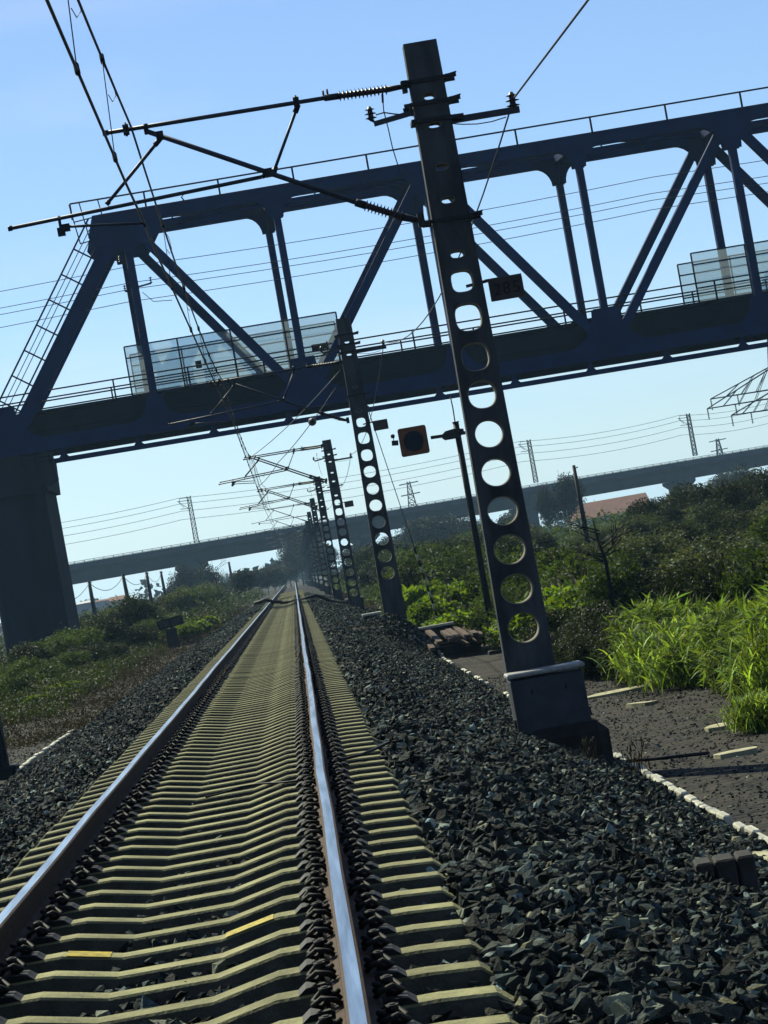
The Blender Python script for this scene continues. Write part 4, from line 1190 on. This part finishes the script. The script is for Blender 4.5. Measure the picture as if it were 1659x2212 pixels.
def reed_mesh(seed, n, w, h, m):
    rng = np.random.default_rng(seed)
    Vs = []; Fs = []; Ts = []
    base = np.stack([rng.normal(0, w*.42, n), rng.normal(0, w*.42, n), np.zeros(n)], 1)
    az = rng.uniform(0, 2*np.pi, n); lean = rng.uniform(.5, 1.5, n); H = h*rng.uniform(.55, 1.08, n)
    dirv = np.stack([np.cos(az), np.sin(az), 0*az], 1); side = np.stack([-np.sin(az), np.cos(az), 0*az], 1)
    wd = rng.uniform(.006, .014, n)
    z0 = rng.uniform(.05, .78, n)*H; BL = np.minimum(H, np.maximum(H-z0, .25)*rng.uniform(.55, 1.05, n))                     # leaves leave the stalk at any height
    segs = 5; rows = []
    for i in range(segs+1):
        t = i/segs
        out = lean*(t**1.5)*BL*.62
        up_ = z0 + BL*(t - .38*lean*t*t*t)
        c = base + dirv*out[:, None]; c[:, 2] = up_
        ww = wd*(1-.92*t**2)*(.5+1.2*min(1, t*3))
        rows.append((c - side*ww[:, None], c + side*ww[:, None]))
    v = np.stack([np.stack(r, 1) for r in rows], 1)      # n, segs+1, 2, 3
    v = v.reshape(n, -1, 3)
    f = []
    for i in range(segs): f.append([2*i, 2*i+1, 2*i+3, 2*i+2])
    f = np.array(f)[None] + (np.arange(n)*(segs+1)*2)[:, None, None]
    g = rng.uniform(.25, 1.0, n) + 1.5*(rng.random(n) < .30); h_ = rng.normal(0, .1, n)
    t = np.stack([g*(1+h_), g, g*(1-h_)], 1)
    return np_mesh('reed_blades', v.reshape(-1, 3), f.reshape(-1, 4), m, np.repeat(t, (segs+1)*2, axis=0))

def stem_mesh(seed, h, r, n, m):
    rr = random.Random(seed); mb = MB()
    for k in range(n):
        a = rr.uniform(0, 6.28); d = rr.uniform(.1, .45)*h
        p0 = Vector((rr.uniform(-.1, .1)*h*.3, rr.uniform(-.1, .1)*h*.3, -.1))
        p2 = Vector((math.cos(a)*d, math.sin(a)*d, h*rr.uniform(.6, .95)))
        p1 = p0.lerp(p2, .5)+Vector((rr.uniform(-.1, .1), rr.uniform(-.1, .1), .1))*h*.3
        mb.tube([p0, p1, p2], [r, r*.65, r*.2], m, 5)
    return mb.mesh('stems')

def plant(name, loc, fol, stem, label, cat, group=None, s=(1, 1, 1), rz=0.0, parts=('foliage', 'stems')):
    e = empty(name, loc, rz); e.scale = s
    tag(e, label, cat, group)
    link(parts[0], fol, e)
    if stem is not None: link(parts[1], stem, e)
    return e

# --- bright reeds right of the path
REEDS = [reed_mesh(60+k, 3600, .85, 1.55, L_BRIGHT) for k in range(4)]
BAMB = [bush_mesh('reed_leaves', 90+k, 5200, (.80, .80, .80), .27, L_BRIGHT, 24, .25, .11, .3, .15) for k in range(3)]
STALK = stem_mesh(5, 1.5, .010, 14, L_BRIGHT)
rnd = random.Random(77)
reedspots = []
for (x, y) in ((6.15, 47.2), (6.9, 46.2), (7.6, 45.2), (8.3, 44.6), (6.2, 49.4), (6.9, 48.6), (7.6, 48.0), (8.4, 47.4), (6.5, 44.3), (7.2, 43.2), (7.9, 42.4), (6.6, 42.4), (7.3, 41.0), (6.6, 40.2), (7.2, 38.8), (7.8, 40.0), (6.5, 38.2), (7.0, 36.6), (6.4, 36.2), (8.8, 45.8), (6.35, 46.5), (6.4, 45.2), (6.0, 48.4)):
    reedspots.append((x, y))
for i, (x, y) in enumerate(reedspots):
    s = rnd.uniform(.85, 1.08)
    plant('reed_clump', (x, y, gz(x, y)-.05), (BAMB[i % 3] if i % 3 else REEDS[i % 4]), STALK, 'bright sunlit green reed clump in the dense bed right of the cinder path', 'reeds', 'reed bed right of the path', (s, s, s*rnd.uniform(.62, 1.12)), rnd.uniform(0, 6.28), ('blades', 'stalks'))
for k, (px, py, Y, s, lab) in enumerate(((1655, 1600, 34.5, .36, 'small bright leafy clump at the right edge below the reed bed'), (1450, 1500, 46, .22, 'little yellow green tuft at the foot of the reed bed'))):
    p = at(px, py, Y); plant('grass_tuft', (p.x, Y, gz(p.x, Y)-.03), REEDS[k], None, lab, 'grass', None, (s*1.3, s*1.3, s), k*1.7, ('blades',))
DRYT = reed_mesh(99, 60, .5, 1.0, L_DRY)
for px, py, Y, s, lab in ((1385, 1690, Yg(1385, 1690, 2.95), .5, 'thin dry weed standing on the path right of the near mast'), (1285, 1712, Yg(1285, 1712, 2.9), .32, 'dark grass tuft at the foot of the mast foundation')):
    p = at(px, py, Y); plant('weed', (p.x, Y, gz(p.x, Y)-.02), DRYT, None, lab, 'weed', None, (s*.8, s*.8, s*1.2), px, ('blades',))

# --- shrub kinds
SH = {}
SH['vine'] = [bush_mesh('foliage', 200+k, 5200, (1.5, 1.3, .62), .17, L_VINE, 16, 1.1, .75, .5) for k in range(2)]
SH['mid'] = [bush_mesh('foliage', 210+k, 7000, (1.3, 1.2, .95), .12, L_MID, 20, .5, .5) for k in range(3)]
SH['dark'] = [bush_mesh('foliage', 220+k, 7000, (1.3, 1.2, 1.05), .11, L_DARK, 20, .4, .5) for k in range(3)]
SH['sage'] = [bush_mesh('foliage', 250+k, 7000, (1.3, 1.2, .95), .12, L_SAGE, 22, .6, .55) for k in range(2)]
SH['far'] = [bush_mesh('foliage', 230+k, 6000, (1.0, 1.0, 1.0), .13, L_FAR, 22, .3, .6) for k in range(3)]
SH['tree'] = [bush_mesh('crown', 240+k, 9000, (1.0, 1.0, 1.0), .085, L_FAR, 30, .3, .6) for k in range(3)]
ST = stem_mesh(3, 1.7, .03, 9, BARK)
rnd = random.Random(31)
def shrub(kind, x, y, s, label, group=None, sz=None):
    sz = s if sz is None else sz
    return plant('shrub', (x, y, gz(x, y)-.08), rnd.choice(SH[kind]), ST, label, 'shrub', group, (s, s, sz), rnd.uniform(0, 6.28))
# vine mounds left of the near mast
GV = 'vine mounds behind the signal post'
for px, py, Y, s, sz in ((905, 1345, 90, .8, 1.1), (945, 1335, 88, .95, 1.3), (975, 1335, 92, 1.1, 1.5), (930, 1310, 97, 1.1, 1.7), (990, 1345, 84, 1.0, .95), (1030, 1350, 82, .9, 1.0), (960, 1300, 98, 1.1, 1.25), (1010, 1300, 97, 1.2, 1.3), (920, 1290, 104, 1.1, 1.3), (1055, 1310, 94, 1.1, 1.3), (890, 1310, 100, .8, 1.0)):
    p = at(px, py, Y); shrub('vine', p.x, Y, s, 'low bright green vine mound between second mast and signal post', GV, sz)
GM = 'green shrubs around the near mast'
for px, Y, s, sz in ((1080, 76, 1.0, 1.0), (1120, 70, 1.0, .95), (1165, 66, .95, .9), (1200, 62, 1.0, .95), (1240, 66, 1.1, 1.1), (1280, 64, 1.05, 1.1), (1150, 84, 1.25, 1.4), (1100, 92, 1.3, 1.4), (1215, 80, 1.3, 1.5), (1330, 62, 1.1, 1.2)):
    p = at(px, 1330, Y); shrub('vine' if px in (1165, 1200, 1240, 1280) else 'mid', p.x, Y, s, 'green leafy shrub behind the holes of the near mast', GM, sz*(1.35 if px in (1165, 1200, 1240, 1280) else 1))
GD = 'dark shrubs left of the reeds'
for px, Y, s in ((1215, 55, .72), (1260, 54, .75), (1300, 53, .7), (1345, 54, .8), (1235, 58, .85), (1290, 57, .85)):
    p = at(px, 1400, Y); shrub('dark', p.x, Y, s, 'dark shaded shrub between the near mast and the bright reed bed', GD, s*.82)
GB = 'shrub thicket rising behind the reeds'
for k in range(75):
    Y = rnd.uniform(60, 190); px = rnd.uniform(1150, 1800); p = at(px, 1250, Y)
    if p.x < 5.5: continue
    s = rnd.uniform(.8, 1.25)
    shrub(rnd.choice(['mid', 'dark', 'sage', 'sage']), p.x, Y, s, 'dull green shrub in the thicket rising behind the bright reeds', GB, s*rnd.uniform(.75, 1.05))
for k, (px, Y, s) in enumerate(((1420, 170, 1.5), (1480, 165, 1.75), (1540, 155, 1.6), (1600, 145, 1.5), (1660, 150, 1.6), (1380, 185, 1.4))):
    p = at(px, 1100, Y); shrub('dark', p.x, Y, s, 'tall dark shrub on the skyline of the thicket at right', 'skyline shrubs at right', s*.95)
GR = 'shrubs between second mast and viaduct'
for k in range(34):
    Y = rnd.uniform(115, 330); px = rnd.uniform(800, 1150); p = at(px, 1230, Y)
    if p.x < 4.4: continue
    s = rnd.uniform(.9, 1.5)*(1+Y/400)
    shrub(rnd.choice(['mid', 'dark', 'sage']), p.x, Y, s, 'dull shrub beyond the vine mounds and before the viaduct', GR, s*.85)
# right side along the masts
for k in range(26):
    Y = rnd.uniform(150, 420); x = rnd.uniform(4.6, 9); s = rnd.uniform(.8, 1.3)
    shrub(rnd.choice(['dark', 'far']), x, Y, s, 'dark shrub close behind the row of distant masts', 'shrubs behind the distant masts', s*1.1)
# --- left side
GL = 'shrubs left of the track'
for px, Y, s, kd in ((60, 118, 1.1, 'dark'), (110, 122, 1.2, 'mid'), (165, 126, 1.35, 'mid'), (215, 132, 1.3, 'dark'), (255, 138, 1.3, 'dark'), (295, 132, 1.0, 'dark'), (30, 100, .9, 'mid'), (20, 84, .75, 'mid'), (80, 96, .7, 'mid'), (145, 108, .75, 'mid'), (195, 112, .8, 'dark'), (240, 116, .75, 'dark'), (330, 160, 1.0, 'mid'), (120, 86, .55, 'vine'), (60, 78, .5, 'vine'), (170, 98, .5, 'vine')):
    p = at(px, 1400, Y); shrub(kd, p.x, Y, s, 'leafy shrub in the weeds between the bridge pier and the track', GL, s*.85)
for k, (px, Y, s) in enumerate(((405, 150, .8), (425, 158, .85), (395, 165, .8), (445, 172, .9))):
    p = at(px, 1355, Y); shrub('vine', p.x, Y, s, 'bright green low mound beside the tilted two-panel board', 'bright mounds by the tilted board')
GH = 'hedge along the left of the track'
for k in range(46):
    Y = rnd.uniform(165, 460); x = XC - rnd.uniform(5.4, 12) - Y*.010
    s = rnd.uniform(.8, 1.3)*(1+Y/700)
    shrub(rnd.choice(['mid', 'dark', 'sage', 'sage']), x, Y, s, 'grey green shrub in the hedge running left of the track to the horizon', GH, s)
GF = 'far shrubs left'
for k in range(50):
    Y = rnd.uniform(180, 520); px = rnd.uniform(120, 520); p = at(px, 1300, Y); s = rnd.uniform(.9, 1.5)*(1+Y/600)
    if p.x > -9: continue
    shrub(rnd.choice(['dark', 'far', 'mid']), p.x, Y, s, 'dull far shrub in the flat scrub left behind the bridge pier', GF, s*.65)
for k, (x, y, s, sz) in enumerate(((5.55, 49.6, .55, .7), (6.25, 41.5, .4, .55), (6.3, 39.2, .4, .5), (6.1, 37.2, .38, .42), (7.0, 50.5, .8, 1.1), (8.0, 49.5, .8, 1.1))):
    shrub('mid' if k % 2 else 'dark', x, y, s, 'low leafy shrub along the foot of the bright reed bed', 'shrubs at the foot of the reed bed', sz)
# --- trees
def trunk_mesh(seed):
    rr = random.Random(seed); mb = MB(); mb.tube([(0, 0, -.15), (.02, 0, .35), (.0, .02, .7), (.03, 0, 1.3)], [.05, .042, .034, .012], BARK, 7)
    for k in range(9):
        a = rr.uniform(0, 6.28); z = rr.uniform(.35, 1.0); l = rr.uniform(.4, .75)
        mb.tube([(.01, 0, z), (math.cos(a)*l*.5, math.sin(a)*l*.5, z+.22), (math.cos(a)*l, math.sin(a)*l, z+.5)], [.022, .014, .004], BARK, 5)
    return mb.mesh('trunk')
TR = [trunk_mesh(k) for k in range(3)]
def tree(px, py, Y, w, h, label, group=None, kind='tree'):
    p = at(px, py, Y); e = empty('tree', (p.x, Y, gz(p.x, Y)-.1), rnd.uniform(0, 6.28)); tag(e, label, 'tree', group)
    c = link('crown', rnd.choice(SH['tree']), e, (0, 0, h*.16)); c.scale = (w/2, w/2, h*.42)
    t = link('trunk', rnd.choice(TR), e); t.scale = (h*.30, h*.30, h*.5)
    return e
tree(405, 1290, 430, 5.0, 8.0, 'dark tree left of the viaduct pier that stands left of the track')
tree(455, 1290, 440, 5.5, 7.5, 'dark tree right of the viaduct pier that stands left of the track')
tree(378, 1300, 440, 5.0, 5.5, 'smaller dark tree, leftmost by the left viaduct pier')
tree(528, 1280, 330, 3.9, 4.6, 'rounded dark tree rising from the hedge left of the track')
GT = 'far treeline at the end of the track'
for k, (px, Y, w, h) in enumerate(((560, 430, 6, 5), (577, 470, 6, 5.5), (592, 500, 6, 5.5), (604, 520, 6, 5.5), (616, 540, 6, 6), (628, 560, 6, 8), (641, 575, 6, 11), (656, 580, 6, 13), (672, 560, 6, 12), (690, 540, 7, 10), (710, 520, 7, 8.5))):
    tree(px, 1262, Y, w, h, 'hazy dark tree at the end of the track where the rails vanish', GT)
for k, (px, Y, w, h) in enumerate(((895, 470, 7, 9), (925, 480, 9, 9.5), (955, 470, 9, 9.5), (990, 480, 8, 8.5), (1020, 470, 8, 8))):
    tree(px, 1200, Y, w, h, 'dark tree in the row under the viaduct right of the second mast', 'trees under the viaduct')
tree(1192, 1150, 400, 4.2, 9.0, 'narrow dark conifer-like tree under the viaduct, left of the utility pole')
tree(1236, 1150, 405, 5.5, 10.5, 'wider dark tree under the viaduct just behind the utility pole')
for k, (px, Y, w, h) in enumerate(((770, 500, 6, 7), (840, 520, 6, 7.5), (1060, 470, 6, 7), (1110, 470, 7, 7.5), (1590, 480, 9, 8), (1630, 470, 9, 8.5))):
    tree(px, 1200, Y, w, h, 'dark tree of the far background below the viaduct deck', 'background trees')
# bare dead tree
def bare_tree(px, py, Y, H, label, seed):
    p = at(px, py, Y); e = empty('bare_tree', (p.x, Y, p.z)); tag(e, label, 'dead tree')
    rr = random.Random(seed); mb = MB()
    def grow(a, d, l, r, dep):
        b = a+d*l; mid = a.lerp(b, .5)+Vector((rr.uniform(-.06, .06), rr.uniform(-.06, .06), 0))*l
        mb.tube([a, mid, b], [r, r*.8, r*.6], BLACK, 5)
        if dep == 0: return
        for k in range(3 if dep > 1 else 2):
            nd = (d+Vector((rr.uniform(-.9, .9), rr.uniform(-.7, .7), rr.uniform(-.15, .5)))).normalized()
            grow(a.lerp(b, rr.uniform(.55, 1)), nd, l*rr.uniform(.5, .8), r*.5, dep-1)
    tk = MB(); tk.tube([(0, 0, -1), (.02, 0, H*.3), (-.06, 0, H*.62), (-.10, 0, H)], [.05, .042, .03, .012], BLACK, 7); tk.build('trunk', e)
    for k in range(14): 
        z = H*rr.uniform(.28, .85); a = rr.choice([-1, 1])
        grow(Vector((0, 0, z)), Vector((a*rr.uniform(.6, 1), rr.uniform(-.4, .4), rr.uniform(.25, .6))).normalized(), H*rr.uniform(.2, .4), .020, 2)
    mb.build('branches', e)
bare_tree(1314, 1255, 57, 1.35, 'bare dead black tree standing among the shrubs right of the near mast', 4)
bare_tree(470, 1275, 300, 3.2, 'spindly bare tree in front of the viaduct pier left of the track', 8)

# --- undergrowth as stuff
def undergrowth(name, regions, m, label, seed, up=.8, aspect=.5):
    rng = np.random.default_rng(seed); Ps = []; Ss = []; Gs = []
    for x0, x1, y0, y1, n, sp, hgt, leaf, per in regions:
        cx = rng.uniform(x0, x1, n); cy = y0+(y1-y0)*rng.uniform(0, 1, n)**1.4
        sc = 1+cy/250
        hh = hgt*rng.uniform(.4, 1.2, n)*sc
        g = rng.uniform(.55, 1.4, n)
        k = np.repeat(np.arange(n), per)
        d = rng.normal(size=(len(k), 3)); d /= np.linalg.norm(d, axis=1)[:, None]; d[:, 2] = np.abs(d[:, 2])
        rad = rng.uniform(.2, 1, len(k))**.5
        P = np.stack([cx[k]+d[:, 0]*sp*sc[k]*rad, cy[k]+d[:, 1]*sp*sc[k]*rad*1.3, d[:, 2]*hh[k]*rad], 1)
        P[:, 2] += ground_z(P[:, 0], P[:, 1])
        Ps.append(P); Ss.append(leaf*rng.uniform(.5, 1.3, len(k))*sc[k]); Gs.append(g[k])
    P = np.concatenate(Ps); S_ = np.concatenate(Ss); G = np.concatenate(Gs)
    V_, F_, T = leaf_arrays(P, S_, rng, up, aspect, .3, G)
    o = link(name, np_mesh(name, V_, F_, m, T)); return tag(o, label, 'undergrowth', kind='stuff')
undergrowth('undergrowth', [(8.6, 32, 16, 60, 700, .8, .7, .11, 60), (5.6, 11, 50, 110, 420, .55, .55, .10, 80), (7, 30, 56, 200, 900, .8, .8, .13, 60), (4.6, 9, 96, 330, 420, .7, .6, .14, 60), (12, 70, 180, 460, 500, 1.6, 1.1, .25, 50)], L_MID, 'tangled green weeds covering the ground right of the track', 1)
undergrowth('undergrowth', [(-34, -7.2, 12, 90, 900, .9, .6, .11, 60), (-9, -6.6, 70, 130, 260, .5, .40, .09, 80), (-16, -7.6, 80, 240, 700, .7, .6, .12, 60), (-12, -5.6, 160, 420, 420, .8, .8, .16, 50), (-60, -12, 150, 480, 700, 1.8, .9, .26, 50)], L_VERGE, 'tangled green weeds covering the ground left of the track', 2)
undergrowth('path_weeds', [(5.0, 6.6, 24, 50, 150, .13, .07, .028, 26), (3.6, 5.2, 18, 60, 70, .10, .05, .024, 20), (2.9, 3.5, 20, 40, 40, .12, .09, .03, 24)], L_DRY, 'low weeds and dry litter scattered on the cinder path', 6, .2, .3)
undergrowth('dry_grass', [(-8.2, -4.8, 56, 260, 900, .40, .24, .07, 50), (5.6, 7.5, 47, 62, 200, .3, .22, .06, 50), (3.0, 4.5, 84, 240, 220, .4, .25, .08, 40)], L_DRY, 'dry brown weeds at the edge of the ballast', 3, .1, .25)

# ------------------------------------------------------------------ poles, houses behind
def upole(pt, pb, Y, w, label, group=None):
    a, b = at(*pt, Y), at(*pb, Y); zb = gz(b.x, Y)-.2; e = empty('utility_pole', ((a.x+b.x)/2, Y, zb)); tag(e, label, 'utility pole', group)
    H = a.z-zb; dx = (a.x-b.x)/2
    MB().tube([(-dx*.3, 0, 0), (0, 0, H/2), (dx, 0, H)], [w*.6, w*.5, w*.36], BLACK, 8).build('pole', e)
    mb = MB()
    if True: mb.tube([(dx-.1, 0, H-.3), (dx+.25, 0, H-.15)], .04, BLACK, 6); mb.build('wire_hook', e); return Vector(((a.x+b.x)/2+dx, Y, a.z-.2))
    mb.beam((dx-.9, 0, H-.35), (dx+.9, 0, H-.35), .08, .1, BLACK)
    for q in (-.8, 0, .8): mb.tube([(dx+q, 0, H-.3), (dx+q, 0, H-.08)], .05, BLACK, 6)
    mb.build('cross_arm', e)
    return Vector(((a.x+b.x)/2+dx, Y, a.z-.2))
tops = []
for (pt, pb, Y, w, lab) in (((192, 1255), (207, 1338), 255, .42, 'leaning dark utility pole next to the bridge pier, leftmost in its row'), ((265, 1240), (285, 1330), 262, .42, 'leaning dark utility pole, second from the bridge pier'),
        ((316, 1236), (330, 1316), 300, .42, 'leaning dark utility pole, third from the bridge pier'), ((347, 1234), (362, 1308), 340, .40, 'leaning dark utility pole, fourth from the bridge pier'), ((494, 1214), (501, 1248), 470, .5, 'small far utility pole above the hedge left of the rounded tree')):
    tops.append(upole(pt, pb, Y, w, lab, 'utility poles left of the track'))
upole((1239, 1005), (1270, 1168), 180, .30, 'tall dark utility pole against the viaduct right of the near mast')
for k in range(3):
    pts = sag(tops[k], tops[k+1], 1.0, 8)
    tag(MB().tube(pts, .03, WIRE, 5).build('pole_wire'), ['wire between the leftmost two utility poles', 'wire between the second and third utility poles', 'wire between the third and fourth utility poles'][k], 'wire')
p = at(120, 1302, 230); tag(MB().tube(sag(p, tops[0], .6, 8), .03, WIRE, 5).build('pole_wire'), 'wire from behind the bridge pier to the leftmost utility pole', 'wire')
def house(px, py, Y, w, h, d, label, wall, roof, nwin=3):
    p = at(px, py, Y); e = empty('building', (p.x, Y, -1.6)); tag(e, label, 'building'); H = p.z+1.6
    MB().box((0, 0, H/2), (w, d, H), wall).build('wall', e)
    mb = MB(); mb.prism([(-d/2-.5, H+.01), (d/2+.5, H+.01), (0, H+h)], (-w/2-.4, w/2+.4), roof, axis='x'); mb.build('roof', e)
    for k in range(nwin): MB().box((-w/2+w*(k+.5)/nwin, -d/2-.02, H*.55), (w/nwin*.4, .06, H*.3), GLASSD).build('window', e)
house(168, 1306, 640, 7.0, .5, 8, 'small white flat-roofed building near the bridge pier', WHITEB, WHITEB, 2)
house(222, 1298, 700, 8.0, .4, 8, 'white building behind the leftmost utility poles', WHITEB, REDROOF, 2)
house(256, 1296, 690, 3.5, 1.0, 6, 'narrow pale building with a reddish roof between the utility poles', WHITEB, REDROOF, 1)
house(447, 1266, 620, 5, .4, 7, 'small white building seen right of the left viaduct pier', WHITEB, WHITEB, 1)
house(1318, 1112, 560, 15, 3.2, 14, 'long building with a red roof below the viaduct at right', WHITEB, REDROOF, 6)
house(955, 1158, 600, 16, .6, 12, 'grey low building among the trees under the viaduct', CONC2, CONC2, 4)
# far flat woodland along the horizon
rng = np.random.default_rng(8); n = 900
X_ = rng.uniform(-900, 1300, n); Y_ = rng.uniform(700, 1900, n); k = np.repeat(np.arange(n), 45)
d = rng.normal(size=(len(k), 3)); d /= np.linalg.norm(d, axis=1)[:, None]
P = np.stack([X_[k]+d[:, 0]*7, Y_[k]+d[:, 1]*7, -1.5+np.abs(d[:, 2])*(5+3*np.sin(k*1.3))], 1)
V_, F_2, T = leaf_arrays(P, rng.uniform(1.5, 3.2, len(k)), rng, .3, .8, .3)
tag(link('far_woodland', np_mesh('far_woodland', V_, F_2, L_FAR, T)), 'low hazy woodland along the horizon', 'woodland', kind='stuff')

# ------------------------------------------------------------------ air
mb = MB().box((0, 3540, 10), (10400, 7200, 100), STEELD)
mh = bpy.data.materials.new('haze_air'); mh.use_nodes = True
Nh = mh.node_tree.nodes; Nh.clear()
vo = Nh.new('ShaderNodeVolumePrincipled'); ou = Nh.new('ShaderNodeOutputMaterial')
vo.inputs['Color'].default_value = (0.42, 0.70, 1.0, 1); vo.inputs['Density'].default_value = 0.00011
vo.inputs['Anisotropy'].default_value = 0.25
mh.node_tree.links.new(vo.outputs[0], ou.inputs['Volume'])
hz = mb.build('haze'); hz.data.materials.clear(); hz.data.materials.append(mh)
tag(hz, 'thin pale haze in the distance', 'haze', kind='stuff')
